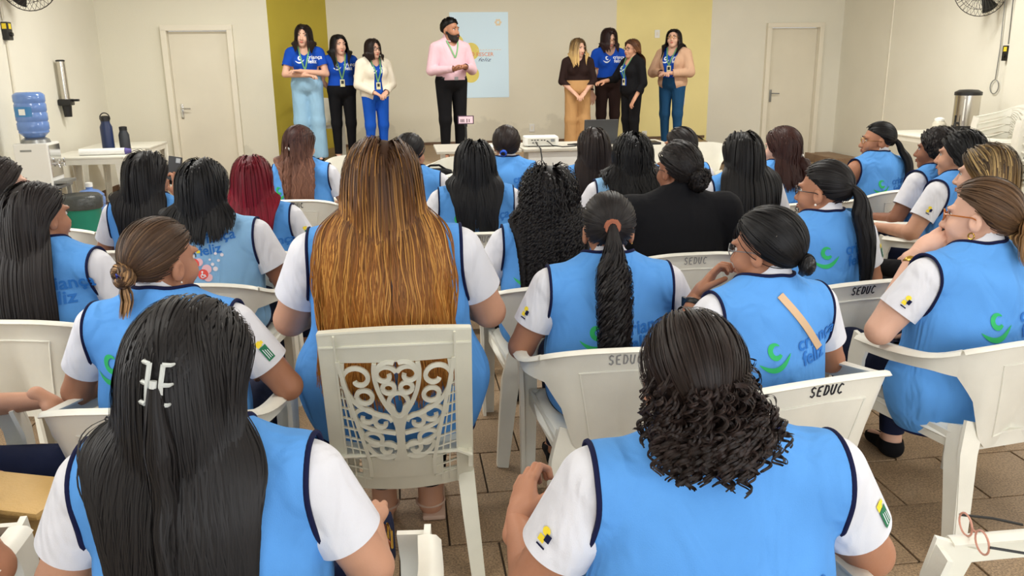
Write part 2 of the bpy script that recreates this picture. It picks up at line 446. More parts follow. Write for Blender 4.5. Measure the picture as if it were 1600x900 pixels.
# ---------------------------------------------------------------- the room
YD = 11.6                                                       # wall with the left door stands forward of the stage wall
def struct(o): o['kind'] = 'structure'; return o
def granite(name, rgb, rnd=0.10):
    m = mat(name, rgb, 0.55, bump=0.10, bscale=180); nt = m.node_tree; n = nt.nodes; L = nt.links; b = n['Principled BSDF']
    tc = n.new('ShaderNodeTexCoord'); oi = n.new('ShaderNodeObjectInfo'); geo = n.new('ShaderNodeNewGeometry')
    vo = n.new('ShaderNodeTexNoise'); vo.inputs['Scale'].default_value = 150; vo.inputs['Detail'].default_value = 3; L.new(geo.outputs['Position'], vo.inputs['Vector'])
    cl = n.new('ShaderNodeTexNoise'); cl.inputs['Scale'].default_value = 5; cl.inputs['Detail'].default_value = 4; L.new(geo.outputs['Position'], cl.inputs['Vector'])
    r1 = n.new('ShaderNodeMapRange'); r1.inputs['From Min'].default_value = 0.36; r1.inputs['From Max'].default_value = 0.64; r1.inputs['To Min'].default_value = 0.62; r1.inputs['To Max'].default_value = 1.28
    r2 = n.new('ShaderNodeMapRange'); r2.inputs['To Min'].default_value = 0.78; r2.inputs['To Max'].default_value = 1.16
    r3 = n.new('ShaderNodeMapRange'); r3.inputs['To Min'].default_value = 1-rnd; r3.inputs['To Max'].default_value = 1+rnd
    L.new(vo.outputs['Fac'], r1.inputs['Value']); L.new(cl.outputs['Fac'], r2.inputs['Value']); L.new(oi.outputs['Random'], r3.inputs['Value'])
    m1 = n.new('ShaderNodeMath'); m1.operation = 'MULTIPLY'; m2 = n.new('ShaderNodeMath'); m2.operation = 'MULTIPLY'
    L.new(r1.outputs[0], m1.inputs[0]); L.new(r2.outputs[0], m1.inputs[1]); L.new(m1.outputs[0], m2.inputs[0]); L.new(r3.outputs[0], m2.inputs[1])
    mx = n.new('ShaderNodeMix'); mx.data_type = 'RGBA'; mx.blend_type = 'MULTIPLY'; mx.inputs['Factor'].default_value = 1; mx.inputs[6].default_value = lin(rgb)+(1,)
    L.new(m2.outputs[0], mx.inputs[7]); L.new(mx.outputs[2], b.inputs['Base Color'])
    return m
M_TILE = granite('speckled_floor_tile', (164, 138, 108)); M_GROUT = mat('grout', (84, 72, 58), 0.9, bump=0.2, bscale=200)
M_STAGE = granite('stage_tile', (150, 122, 96)); M_SKIRT = granite('skirting_tile', (112, 86, 64))

floor = struct(MB().box((1.6, 4.8, -0.06), (11.2, 16.4, 0.1)).build('floor', M_GROUT))
TS = 0.335
tile_me = None; tiles = []
rows_n = int(16.0/TS); cols_n = int(10.8/TS)+1
for r in range(rows_n):
    for c in range(cols_n):
        x = XL+TS*(c+0.5)+(TS/2 if r % 2 else 0); y = YF+TS*(r+0.5)
        if x > XR-0.1: continue
        d = A3(x, y, -CAM_H); z = d@_f; u = CAM_F*(d@_r)/max(z, .1); v = CAM_F*(d@_u)/max(z, .1)
        vis = z > 0.5 and abs(u) < 900 and abs(v) < 520
        tiles.append((0 if vis else 1, math.hypot(x, y), x, y))
tiles.sort(); rest = MB()
for i, (nv, dd, x, y) in enumerate(tiles):
    zj = random.uniform(-0.0012, 0.0012)
    if i < 290 and not nv:
        if tile_me is None:
            t = MB().box((0, 0, 0), (TS-0.007, TS-0.007, 0.014), 0.002).build('floor_tile', M_TILE, floor); tile_me = t.data
        else:
            t = bpy.data.objects.new('floor_tile', tile_me); COL.objects.link(t); t.parent = floor
        t.location = (x, y, -0.007+zj)
    else: rest.box((x, y, -0.007+zj), (TS-0.007, TS-0.007, 0.014))
tag(rest.build('floor_tile', M_TILE, floor), kind='stuff')

def damp_wall(name, rgb, zs, xr):
    """painted wall with darker damp patches rising from the bottom"""
    m = mat(name, rgb, 0.85, bump=0.15, bscale=120); nt = m.node_tree; n = nt.nodes; L = nt.links; b = n['Principled BSDF']
    g = n.new('ShaderNodeNewGeometry'); sp = n.new('ShaderNodeSeparateXYZ'); L.new(g.outputs['Position'], sp.inputs[0])
    nz = n.new('ShaderNodeTexNoise'); nz.inputs['Scale'].default_value = 1.5; nz.inputs['Detail'].default_value = 5; L.new(g.outputs['Position'], nz.inputs['Vector'])
    a = n.new('ShaderNodeMath'); a.operation = 'MULTIPLY_ADD'; a.inputs[1].default_value = 1.5; a.inputs[2].default_value = zs-0.75; L.new(nz.outputs['Fac'], a.inputs[0])
    d = n.new('ShaderNodeMath'); d.operation = 'SUBTRACT'; L.new(a.outputs[0], d.inputs[0]); L.new(sp.outputs['Z'], d.inputs[1])
    r = n.new('ShaderNodeMapRange'); r.inputs['From Min'].default_value = 0.0; r.inputs['From Max'].default_value = 0.05; r.inputs['To Max'].default_value = 0.55; L.new(d.outputs[0], r.inputs['Value'])
    mx = n.new('ShaderNodeMix'); mx.data_type = 'RGBA'; L.new(r.outputs[0], mx.inputs['Factor'])
    mx.inputs[6].default_value = lin(rgb)+(1,); mx.inputs[7].default_value = lin(tuple(int(q*0.90) for q in rgb))+(1,)
    L.new(mx.outputs[2], b.inputs['Base Color']); return m
M_WALLB = damp_wall('wall_paint_damp', (238, 233, 214), 0.62, None)
def wall_seg(name, p, q, m, z0=-0.01, z1=ZC, t=0.12):
    """slab whose room face runs p->q (room on the right-hand side walking p->q is -normal)"""
    p, q = np.array(p, float), np.array(q, float); d = (q-p)/np.linalg.norm(q-p); nn = A3(-d[1], d[0])
    poly = [tuple(p), tuple(q), tuple(q+nn*t), tuple(p+nn*t)]
    return struct(MB().prism(poly, z0, z1).build(name, m))
# wall with the left door: built as pieces round the opening
DL0, DL1, DLT = -2.93, -2.12, 2.06
mb = MB(); mb.box(((XL+DL0)/2, YD+0.06, ZC/2), (DL0-XL, 0.12, ZC)); mb.box(((DL1-1.63)/2, YD+0.06, ZC/2), (-1.63-DL1, 0.12, ZC)); mb.box(((DL0+DL1)/2, YD+0.06, (DLT+ZC)/2), (DL1-DL0, 0.12, ZC-DLT))
struct(mb.build('wall_back_left', damp_wall('wall_paint_door', (234, 230, 213), 0.25, None)))
wall_seg('wall_stage_side', (-1.63, YD), (-0.97, YB), M_YEL_L)
wall_seg('wall_stage', (-0.97, YB), (3.34, YB), M_WALLB)
wall_seg('wall_stage_yellow', (3.34, YB), (4.84, YB), M_YEL_R)
DR0, DR1, DRT = 5.77, 6.62, 2.08
mb = MB(); mb.box(((4.84+DR0)/2, YB+0.06, ZC/2), (DR0-4.84, 0.12, ZC)); mb.box(((DR1+XR)/2, YB+0.06, ZC/2), (XR-DR1, 0.12, ZC)); mb.box(((DR0+DR1)/2, YB+0.06, (DRT+ZC)/2), (DR1-DR0, 0.12, ZC-DRT))
struct(mb.build('wall_back_right', M_WALL))
# side walls with window openings beside the audience
def side_wall(name, x, sg, y0, y1, wy0, wy1, wz0, wz1):
    mb = MB(); t = 0.15; xc = x+sg*t/2
    mb.box((xc, (y0+wy0)/2, ZC/2), (t, wy0-y0, ZC)); mb.box((xc, (wy1+y1)/2, ZC/2), (t, y1-wy1, ZC))
    mb.box((xc, (wy0+wy1)/2, wz0/2), (t, wy1-wy0, wz0)); mb.box((xc, (wy0+wy1)/2, (wz1+ZC)/2), (t, wy1-wy0, ZC-wz1))
    return struct(mb.build(name, M_WALL))
side_wall('wall_left', XL, -1, YF, YD, -0.7, 5.1, 0.95, 2.55)
side_wall('wall_right', XR, 1, YF, YB, -1.2, 5.2, 1.2, 2.6)
def window(name, x, sg, y0, y1, z0, z1, n):
    o = struct(empty(name, (x+sg*0.12, y0, z0))); fr = MB(); L = y1-y0; h = z1-z0
    for zz in (0.02, h-0.02): fr.box((0, L/2, zz), (0.05, L, 0.04))
    for i in range(n+1): fr.box((0, L*i/n, h/2), (0.05, 0.04, h))
    fr.build('window_frame', M_TRIM, o)
    for i in range(n): MB().box((0, L*(i+0.5)/n, h/2), (0.006, L/n-0.05, h-0.08)).build('pane', mat('window_glass', (235, 242, 245), 0.05, alpha=0.15), o)
window('window_1', XL, -1, -0.7, 5.1, 0.95, 2.55, 5); window('window_2', XR, 1, -1.2, 5.2, 1.2, 2.6, 5)
mb = MB(); mb.box((-2.7, YF-0.07, ZC/2), (2.1, 0.14, ZC)); mb.box((5.95, YF-0.07, ZC/2), (2.1, 0.14, ZC)); mb.box((1.6, YF-0.07, (2.85+ZC)/2), (6.6, 0.14, ZC-2.85))
struct(mb.build('wall_rear', M_WALL))
struct(MB().box(((XL+XR)/2, (YF+YB)/2, ZC+0.05), (XR-XL+0.3, YB-YF+0.3, 0.1)).build('ceiling', M_CEIL))
for i, (x, y) in enumerate(TUBES):
    f = empty('ceiling_fixture', (x, y, ZC)); tag(f, 'white ceiling tube fixture out of view above the hall', 'ceiling lamp', 'ceiling tube fixtures')
    MB().box((0, 0, -0.03), (1.25, 0.22, 0.06), 0.01).build('housing', M_WHITE, f)
# doors
def door(name, x0, x1, top, y, handle_left, chrome):
    o = struct(empty(name, ((x0+x1)/2, y, 0))); w = x1-x0; fr = MB()
    for sx in (-1, 1): fr.box((sx*(w/2+0.005), 0.0, top/2), (0.07, 0.15, top), 0.006)
    fr.box((0, 0.0, top+0.02), (w+0.08, 0.15, 0.07), 0.006); fr.build('door_frame', M_TRIM, o)
    MB().box((0, 0.035, top/2-0.01), (w-0.065, 0.035, top-0.02), 0.004).build('door_leaf', M_DOOR, o)
    hx = (-w/2+0.105) if handle_left else (w/2-0.105); hd = MB()
    hd.box((hx, 0.008, 1.03), (0.035, 0.008, 0.19), 0.003); hd.tube([(hx, 0.01, 1.07), (hx, -0.04, 1.07), (hx+(0.02 if handle_left else -0.02), -0.05, 1.07), (hx+(0.12 if handle_left else -0.12), -0.05, 1.065)], 0.009, 8)
    hd.box((hx, 0.0, 0.99), (0.012, 0.006, 0.022), 0.002); hd.build('door_handle', chrome, o, 50)
    return o
door('door_1', DL0, DL1, DLT, YD, True, M_CHROME)
door('door_2', DR0, DR1, DRT, YB, True, M_GREYM)
# stage platform with tiled front
SH = 0.40
SP = [(-1.63, YD-0.02), (-0.9, 10.15), (2.9, 10.15), (4.62, 12.2), (4.72, YB-0.01), (-0.97, YB-0.01)]
stage = struct(MB().prism(SP[::-1], 0.0, SH-0.012).build('floor_stage', M_GROUT))
def face_tiles(p, q, parent):
    p, q = np.array(p), np.array(q); L = np.linalg.norm(q-p); d = (q-p)/L; nn = A3(d[1], -d[0]); n = max(1, round(L/0.34)); a = math.atan2(d[1], d[0])
    for i in range(n):
        for k in range(2):
            c = p+d*L*(i+0.5)/n+nn*0.006
            MB().box((0, 0, 0), (L/n-0.007, 0.016, SH/2-0.008), 0.002).build('stage_tile', M_STAGE, parent).matrix_basis = Matrix.Translation((c[0], c[1], SH/4+k*SH/2-0.004)) @ Matrix.Rotation(a, 4, 'Z')
for i in range(3): face_tiles(SP[i], SP[i+1], stage)
MB().prism([(x+(0.02 if x > 0 else -0.0), y) for x, y in SP][::-1], SH-0.012, SH).build('stage_top', M_TILE, stage)
# skirting
sk = MB(); sk.box(((XL+DL0)/2-0.02, YD-0.008, 0.05), (DL0-XL-0.06, 0.016, 0.10)); sk.box(((DL1-1.63)/2+0.02, YD-0.008, 0.05), (-1.63-DL1-0.06, 0.016, 0.10)); struct(sk.build('baseboard_back_left', M_SKIRT))
struct(MB().box((XL+0.008, 4.2, 0.05), (0.016, 14.7, 0.10)).build('baseboard_left', M_SKIRT))
struct(MB().box((XR-0.008, 4.8, 0.05), (0.016, 15.9, 0.10)).build('baseboard_right', M_SKIRT))
sk = MB(); sk.box(((4.75+DR0)/2, YB-0.008, 0.05), (DR0-4.75-0.06, 0.016, 0.10)); sk.box(((DR1+XR)/2+0.01, YB-0.008, 0.05), (XR-DR1-0.06, 0.016, 0.10)); struct(sk.build('baseboard_back_right', M_SKIRT))
struct(MB().box((1.19, YB-0.008, SH+0.02), (4.25, 0.016, 0.04)).build('trim_1', M_SKIRT))
struct(MB().box((4.08, YB-0.008, SH+0.02), (1.45, 0.016, 0.04)).build('trim_2', M_SKIRT))
struct(MB().box((XR-0.035, 8.05, ZC/2), (0.07, 1.8, ZC)).build('trim_3', M_WALL))
# tiled kerb in the right-hand corner
kb = empty('kerb', (6.75, 12.0, 0)); tag(kb, 'low brown tiled kerb at the foot of the right wall', 'kerb')
for i in range(4): MB().box((0.0, 0.30*i, 0.06), (0.42, 0.29, 0.12), 0.006).build('tile', M_STAGE, kb)
# projected slide on the stage wall
sl = empty('projected_slide', (1.245, YB-0.006, 1.705)); tag(sl, 'pale blue projected slide with yellow blots and orange lettering on the stage wall', 'projection')
M_SL = mat('slide_blue', (206, 228, 240), 0.8, emit=0.32); M_SLY = mat('slide_yellow', (226, 208, 112), 0.8, emit=0.25); M_SLO = mat('slide_orange', (226, 158, 112), 0.8, emit=0.2); M_SLD = mat('slide_ink', (120, 124, 134), 0.8, emit=0.1); M_SLT = mat('slide_tan', (224, 208, 176), 0.8, emit=0.25)
MB().box((0, 0, 0), (0.87, 0.006, 1.23)).build('slide_image', M_SL, sl)
def flat(V2, Fc, y, m, name, parent, o=(0, 0)):
    V = [(x+o[0], y, z+o[1]) for x, z in V2]; return mesh_obj(name, V, [f[::-1] for f in Fc], m, parent, False)
for c, r in (((-0.13, 0.06), 0.125), ((-0.14, -0.27), 0.125), ((-0.34, 0.20), 0.10)):
    V, Fc = disc2d(c, r, 28); flat(V, Fc, -0.005, M_SLY, 'slide_blot', sl)
V, Fc = merge2d([disc2d((0.285+0.035*math.cos(a), 0.47+0.035*math.sin(a)), 0.02, 8) for a in np.linspace(0, 6.28, 7)[:-1]]); flat(V, Fc, -0.005, M_SLT, 'slide_flower', sl)
V, Fc = text2d('RESCER', 0.012); flat(V*A3(0.078, 0.078), Fc, -0.008, M_SLO, 'slide_lettering', sl, (-0.055, -0.01))
V, Fc = text2d('FL', 0.012); flat(V*A3(0.078, 0.078), Fc, -0.008, M_SLO, 'slide_lettering', sl, (-0.235, -0.01))
V, Fc = merge2d([disc2d((-0.105+0.022*math.cos(a), 0.02+0.022*math.sin(a)), 0.011, 8) for a in np.linspace(0, 6.28, 7)[:-1]]); flat(V, Fc, -0.008, M_SLO, 'slide_flower', sl)
V, Fc = text2d('feliz', 0.0, 0.35); flat(V*A3(0.12, 0.075), Fc, -0.009, M_SLD, 'slide_lettering', sl, (-0.03, -0.085))
V, Fc = merge2d([(np.array([(x, 0.075), (x+0.028, 0.075), (x+0.028, 0.085), (x, 0.085)]), [[0, 1, 2, 3]]) for x in np.arange(-0.04, 0.30, 0.042)]); flat(V, Fc, -0.008, M_SLT, 'slide_small_line', sl)
# ---------------------------------------------------------------- chairs
def spl(xs, ys, q):
    """smooth (cubic hermite) interpolation through knots"""
    xs = np.asarray(xs, float); ys = np.asarray(ys, float); m = np.gradient(ys, xs); i = np.clip(np.searchsorted(xs, q)-1, 0, len(xs)-2)
    h = xs[i+1]-xs[i]; t = (q-xs[i])/h
    return (2*t**3-3*t**2+1)*ys[i]+(t**3-2*t**2+t)*h*m[i]+(-2*t**3+3*t**2)*ys[i+1]+(t**3-t**2)*h*m[i+1]
KS = [0, .25, .45, .60, .80, 1.0]
KX = [0, .135, .232, .282, .292, .278]; KY = [-.290, -.282, -.240, -.150, .03, .205]; KZ = [.752, .747, .724, .682, .650, .632]
KB = [.36, .36, .60, .645, .612, .59]
def shell_pt(u, v):
    s = abs(u); x, y, z = spl(KS, KX, s), spl(KS, KY, s), spl(KS, KZ, s)
    zb = float(np.interp(s, [0, .27, .33, .40, .50, .62, .8, 1], [.37, .372, .41, .54, .62, .628, .602, .582]))
    k = max(0.0, 1-s/0.62)
    return A3(math.copysign(x, u)*(1-0.20*v*min(1, k*1.6)), y+0.085*v*k*1.3, z+(zb-z)*v)
def seduc_strokes():
    S = [(.85, .85), (.5, 1), (.15, .8), (.3, .55), (.7, .45), (.85, .2), (.5, 0), (.1, .15)]
    E1 = [(.9, 1), (.2, .9), (.15, .5), (.2, .05), (.9, 0)]; E2 = [(.15, .5), (.7, .52)]
    D = [(.2, .98), (.2, .02), (.7, .1), (.95, .5), (.7, .9), (.1, .98)]; U = [(.1, 1), (.12, .3), (.4, 0), (.75, .1), (.85, 1)]
    C = [(.9, .85), (.5, 1), (.15, .6), (.2, .2), (.6, 0), (.95, .15)]
    return [(0, S), (1, E1), (1, E2), (2, D), (3, U), (4, C)]
def make_armchair(name='armchair', ink=M_INK, slat=False, m=M_CHAIR):
    t = empty(name); nv = 9
    us = np.linspace(-0.50, 0.50, 31)
    if not slat:
        b = MB().grid_shell(np.array([[shell_pt(u, v) for v in np.linspace(0, 1, nv)] for u in us]), 0.006)
    else:
        b = MB()
        for v0 in np.linspace(0, 0.80, 6): b.grid_shell(np.array([[shell_pt(u, v) for v in np.linspace(v0, v0+0.10, 3)] for u in us]), 0.008)
        for ua, ub in ((-0.30, -0.24), (0.24, 0.30)): b.grid_shell(np.array([[shell_pt(u, v) for v in np.linspace(0, 1, nv)] for u in np.linspace(ua, ub, 3)]), 0.010)
        b.grid_shell(np.array([[shell_pt(u, v) for v in np.linspace(0.88, 1, 3)] for u in np.linspace(-0.27, 0.27, 15)]), 0.010)
    rim = []
    for u in us:
        p = shell_pt(u, 0); q = shell_pt(u, 0.02); o = A3(p[0]*0.25, -1 if abs(u) < 0.45 else -0.4, 0); o /= np.linalg.norm(o)
        rim.append([p+A3(0, 0, 0.002), p+o*0.010+A3(0, 0, 0.003), p+o*0.019+A3(0, 0, -0.006)])
    b.grid_shell(np.array(rim), 0.006); b.build('backrest', m, t, 50)
    if not slat:        # raised outline of the pressed panel
        pr = MB(); out = lambda u, v: shell_pt(u, v)+A3(0, -0.004, 0)
        line = [out(u, 0.20) for u in np.linspace(-0.27, 0.27, 15)]+[out(0.27-0.055*k, 0.20+0.70*k) for k in np.linspace(0.1, 1, 8)]+[out(u, 0.90) for u in np.linspace(0.205, -0.205, 11)]+[out(-0.215-0.055*k, 0.90-0.70*k) for k in np.linspace(0.0, 0.9, 8)]
        pr.tube(line, 0.0032, 5, True); pr.build('panel_rim', m, t, 60)
        if ink is not None:
            mk = MB()
            for i, st in seduc_strokes():
                pts = []
                for a in range(len(st)-1):
                    for f in (0, 0.5): pts.append((st[a][0]*(1-f)+st[a+1][0]*f, st[a][1]*(1-f)+st[a+1][1]*f))
                pts.append(st[-1])
                mk.tube([shell_pt(-0.10+(i*0.048+x*0.036)*0.85, 0.135-y*0.085)+A3(0, -0.0045, 0) for x, y in pts], 0.0024, 5)
            mk.build('marker_lettering', ink, t)
    for sg in (-1, 1):
        ua = np.linspace(0.50, 1.0, 16)*sg; a = MB()
        a.grid_shell(np.array([[shell_pt(u, v) for v in np.linspace(0, 1, 5)] for u in ua]), 0.006)
        lip = []
        for u in ua:
            p = shell_pt(u, 0); k = np.interp(abs(u), [.5, .62, .8, 1], [0.016, 0.032, 0.046, 0.046]); f = np.interp(abs(u), [.5, .6], [0.6, 0]); o = A3(sg, -f, 0); o /= np.linalg.norm(o)
            lip.append([p-o*k*0.4+A3(0, 0, 0.001), p+A3(0, 0, 0.004), p+o*k*0.4+A3(0, 0, 0.001), p+o*k*0.6-A3(0, 0, 0.010)])
        a.grid_shell(np.array(lip), 0.006); a.build('armrest', m, t, 50)
        l = MB(); fx, fy = sg*0.278, 0.205
        l.sweep([(fx, fy-0.01, 0.632), (fx, fy+0.012, 0.55), (sg*0.272, fy+0.022, 0.40), (sg*0.268, fy+0.045, 0.0)], [0.014]*4, [0.085, 0.075, 0.07, 0.05], up=(0, 1, 0))
        l.sweep([(fx-sg*0.03, fy+0.025, 0.628), (fx-sg*0.03, fy+0.045, 0.55), (sg*0.242, fy+0.052, 0.40), (sg*0.245, fy+0.068, 0.0)], [0.07, 0.065, 0.06, 0.045], [0.012]*4, up=(0, 1, 0))
        l.build('leg', m, t, 40)
        l = MB()
        l.sweep([(sg*0.155, -0.205, 0.46), (sg*0.185, -0.225, 0.36), (sg*0.205, -0.255, 0.2), (sg*0.228, -0.285, 0.0)], [0.075, 0.07, 0.055, 0.042], [0.012]*4, up=(0, 1, 0))
        l.sweep([(sg*0.185, -0.175, 0.44), (sg*0.215, -0.20, 0.34), (sg*0.23, -0.23, 0.2), (sg*0.247, -0.265, 0.0)], [0.012]*4, [0.07, 0.065, 0.055, 0.042], up=(0, 1, 0))
        l.build('leg', m, t, 40)
    G = []
    for i, x in enumerate(np.linspace(-1, 1, 15)):
        row = []
        for y in np.linspace(-1, 1, 13):
            wd = 0.235-0.045*max(0, -y)*1.0; dz = -0.014*(1-x*x)*(1-y*y)-0.03*max(0, abs(x)-0.86)/0.14-0.03*max(0, y-0.85)/0.15
            row.append((x*wd, 0.012+y*0.225, 0.425+0.012*y+dz))
        G.append(row)
    s = MB().grid_shell(np.array(G), 0.007)
    s.sweep([(-0.19, -0.20, 0.385), (0.19, -0.20, 0.385)], 0.012, 0.05); s.sweep([(-0.245, 0.225, 0.395), (0.245, 0.225, 0.395)], 0.012, 0.055)
    for sg in (-1, 1): s.sweep([(sg*0.19, -0.20, 0.385), (sg*0.24, 0.225, 0.395)], 0.012, 0.055)
    s.build('seat', m, t, 50)
    return t

def make_lace_chair():
    m = M_CHAIR2; t = empty('ornate_chair')
    def pt(x, z, off=0.0): return A3(x, -0.205-0.115*(z-0.40)/0.44+0.035*(x/0.22)**2-off, z)
    HW = 0.218
    f = MB()
    zs = np.linspace(0.30, 0.845, 22)
    for sg in (-1, 1):          # stiles, front web plus turned outer edge
        f.grid_shell(np.array([[pt(sg*x, z) for x in np.linspace(HW-0.045, HW, 4)] for z in zs]), 0.006)
        f.grid_shell(np.array([[pt(sg*HW, z, -o) for o in np.linspace(0, 0.030, 3)] for z in zs]), 0.006)
        f.sweep([pt(sg*(HW-0.047), z, 0.004) for z in zs], 0.006, 0.014, up=(0, 1, 0))
    arch = lambda x: 0.018*(1-(x/HW)**2)
    f.grid_shell(np.array([[pt(x, z+arch(x)*k) for z, k in ((0.755, 0.2), (0.80, 0.6), (0.845, 1))] for x in np.linspace(-HW, HW, 23)]), 0.006)
    f.grid_shell(np.array([[pt(x, 0.845+arch(x), -o) for o in (-0.004, 0.012, 0.028)] for x in np.linspace(-HW, HW, 23)]), 0.006)
    f.sweep([pt(x, 0.802+arch(x)*0.7, 0.004) for x in np.linspace(-HW, HW, 21)], 0.005, 0.006, up=(0, 1, 0))
    inner = lambda z: np.interp(z, [0.40, 0.745], [0.098, 0.166])
    f.grid_shell(np.array([[pt(x, z) for z in np.linspace(0.335, 0.415, 4)] for x in np.linspace(-0.125, 0.125, 13)]), 0.006)
    f.grid_shell(np.array([[pt(x, z+0.014*(abs(x)/HW)**2, -0.004) for z in np.linspace(0.285, 0.345, 3)] for x in np.linspace(-HW, HW, 17)]), 0.006)
    for sg in (-1, 1):
        f.sweep([pt(sg*inner(z), z, 0.003) for z in np.linspace(0.345, 0.762, 16)], 0.011, 0.018, up=(0, 1, 0))
    f.build('back_frame', m, t, 40)
    for sg in (-1, 1):          # ribbed lattice in the side triangles
        r = MB()
        for k in (0.33, 0.66):
            r.sweep([pt(sg*(inner(z)+(HW-0.047-inner(z))*k), z, 0.0) for z in np.linspace(0.31, 0.66, 10)], 0.004, 0.010, up=(0, 1, 0))
        for z in np.arange(0.33, 0.66, 0.036):
            r.sweep([pt(sg*x, z+(x-0.1)*0.25, 0.0) for x in np.linspace(inner(z), HW-0.047, 4)], 0.004, 0.010, up=(0, 1, 0))
        r.build('rib_lattice', m, t)
    sc = MB(); B = 0.0132
    def bar(pts, w=B): sc.sweep([pt(x, z, 0.001) for x, z in pts], w, 0.011, up=(0, 1, 0))
    def spiral(cx, cz, r0, r1, a0, a1, n=22): return [(cx+(r0+(r1-r0)*k)*math.cos(a0+(a1-a0)*k), cz+(r0+(r1-r0)*k)*math.sin(a0+(a1-a0)*k)) for k in np.linspace(0, 1, n)]
    def bez(*P, n=18):
        P = np.array(P, float); out = []
        for k in np.linspace(0, 1, n):
            Q = P.copy()
            while len(Q) > 1: Q = Q[:-1]*(1-k)+Q[1:]*k
            out.append(tuple(Q[0]))
        return out
    bar([(0, 0.41), (0, 0.46), (0, 0.52), (0, 0.565)], [0.042, 0.026, 0.026, 0.05]) if False else sc.sweep([pt(0, z, 0.001) for z in (0.405, 0.44, 0.48, 0.53, 0.575)], [0.050, 0.028, 0.024, 0.030, 0.052], 0.011, up=(0, 1, 0))
    bar([(0.030*math.sin(a)*(1.0 if math.cos(a) < 0 else 0.62), 0.610-0.042*math.cos(a)) for a in np.linspace(0, 2*math.pi, 24)])
    for sg in (-1, 1):
        q = lambda L: [(sg*x, z) for x, z in L]
        bar(q(bez((0.020, 0.56), (0.10, 0.585), (0.175, 0.62), (0.155, 0.755))))                     # great outer branch
        bar(q(bez((0.016, 0.575), (0.05, 0.62), (0.075, 0.70), (0.062, 0.755))))                    # inner upright
        bar(q(spiral(0.112, 0.700, 0.050, 0.014, -0.6, 5.6))); bar(q(spiral(0.098, 0.638, 0.024, 0.022, 0, 6.28)))
        bar(q(spiral(0.034, 0.712, 0.034, 0.012, 2.8, -3.4))); bar(q(spiral(0.026, 0.668, 0.018, 0.017, 0, 6.28)))
        bar(q(bez((0.006, 0.755), (0.03, 0.765), (0.06, 0.75), (0.06, 0.715))))
        bar(q(bez((0.014, 0.505), (0.07, 0.52), (0.135, 0.52), (0.142, 0.600))))                     # second branch
        bar(q(spiral(0.098, 0.565, 0.036, 0.011, 0.3, 6.4))); bar(q(spiral(0.052, 0.545, 0.030, 0.010, 3.0, -3.2)))
        bar(q(bez((0.014, 0.455), (0.06, 0.475), (0.11, 0.455), (0.122, 0.535))))                    # third branch
        bar(q(spiral(0.080, 0.480, 0.034, 0.011, 0.4, 6.6))); bar(q(spiral(0.042, 0.447, 0.026, 0.009, 3.2, -3.0)))
        bar(q(bez((0.018, 0.425), (0.05, 0.40), (0.09, 0.42), (0.104, 0.47))))
    sc.build('scrollwork', m, t, 40)
    for sg in (-1, 1):
        l = MB(); l.sweep([tuple(pt(sg*(HW-0.022), 0.32)), (sg*0.205, -0.215, 0.2), (sg*0.222, -0.265, 0.0)], [0.052, 0.048, 0.040], [0.012]*3, up=(0, 1, 0))
        l.sweep([tuple(pt(sg*HW, 0.32, -0.02)), (sg*0.226, -0.195, 0.2), (sg*0.240, -0.245, 0.0)], [0.010]*3, [0.045, 0.045, 0.040], up=(0, 1, 0)); l.build('leg', m, t, 40)
        l = MB(); l.sweep([(sg*0.20, 0.20, 0.42), (sg*0.205, 0.215, 0.2), (sg*0.21, 0.235, 0.0)], [0.06, 0.055, 0.042], [0.012]*3, up=(0, 1, 0))
        l.sweep([(sg*0.222, 0.17, 0.42), (sg*0.228, 0.19, 0.2), (sg*0.231, 0.215, 0.0)], [0.012]*3, [0.06, 0.055, 0.042], up=(0, 1, 0)); l.build('leg', m, t, 40)
    G = [[(x*(0.225-0.01*max(0, -y)), 0.0+y*0.215, 0.425-0.012*(1-x*x)*(1-y*y)-0.02*max(0, abs(x)-0.86)/0.14) for y in np.linspace(-1, 1, 9)] for x in np.linspace(-1, 1, 11)]
    s = MB().grid_shell(np.array(G), 0.007); s.sweep([(-0.21, 0.205, 0.395), (0.21, 0.205, 0.395)], 0.012, 0.05)
    for sg in (-1, 1): s.sweep([(sg*0.21, -0.2, 0.39), (sg*0.218, 0.205, 0.39)], 0.012, 0.055)
    s.build('seat', m, t, 50)
    return t
_CH = {}
def chair(kind, x, y, yaw, label, group=None, z=0.0, s=1.0):
    if kind not in _CH:
        o = {'ink': lambda: make_armchair(ink=M_INK), 'faded': lambda: make_armchair(ink=M_INKF), 'plain': lambda: make_armchair(ink=None), 'slat': lambda: make_armchair('stacking_chair', None, True), 'lace': make_lace_chair}[kind]()
        _CH[kind] = o
    else: o = copy_tree(_CH[kind])
    o.location = (x, y, z); o.rotation_euler = (0, 0, yaw); o.scale = (s, s, s); tag(o, label, 'chair', group)
    return o
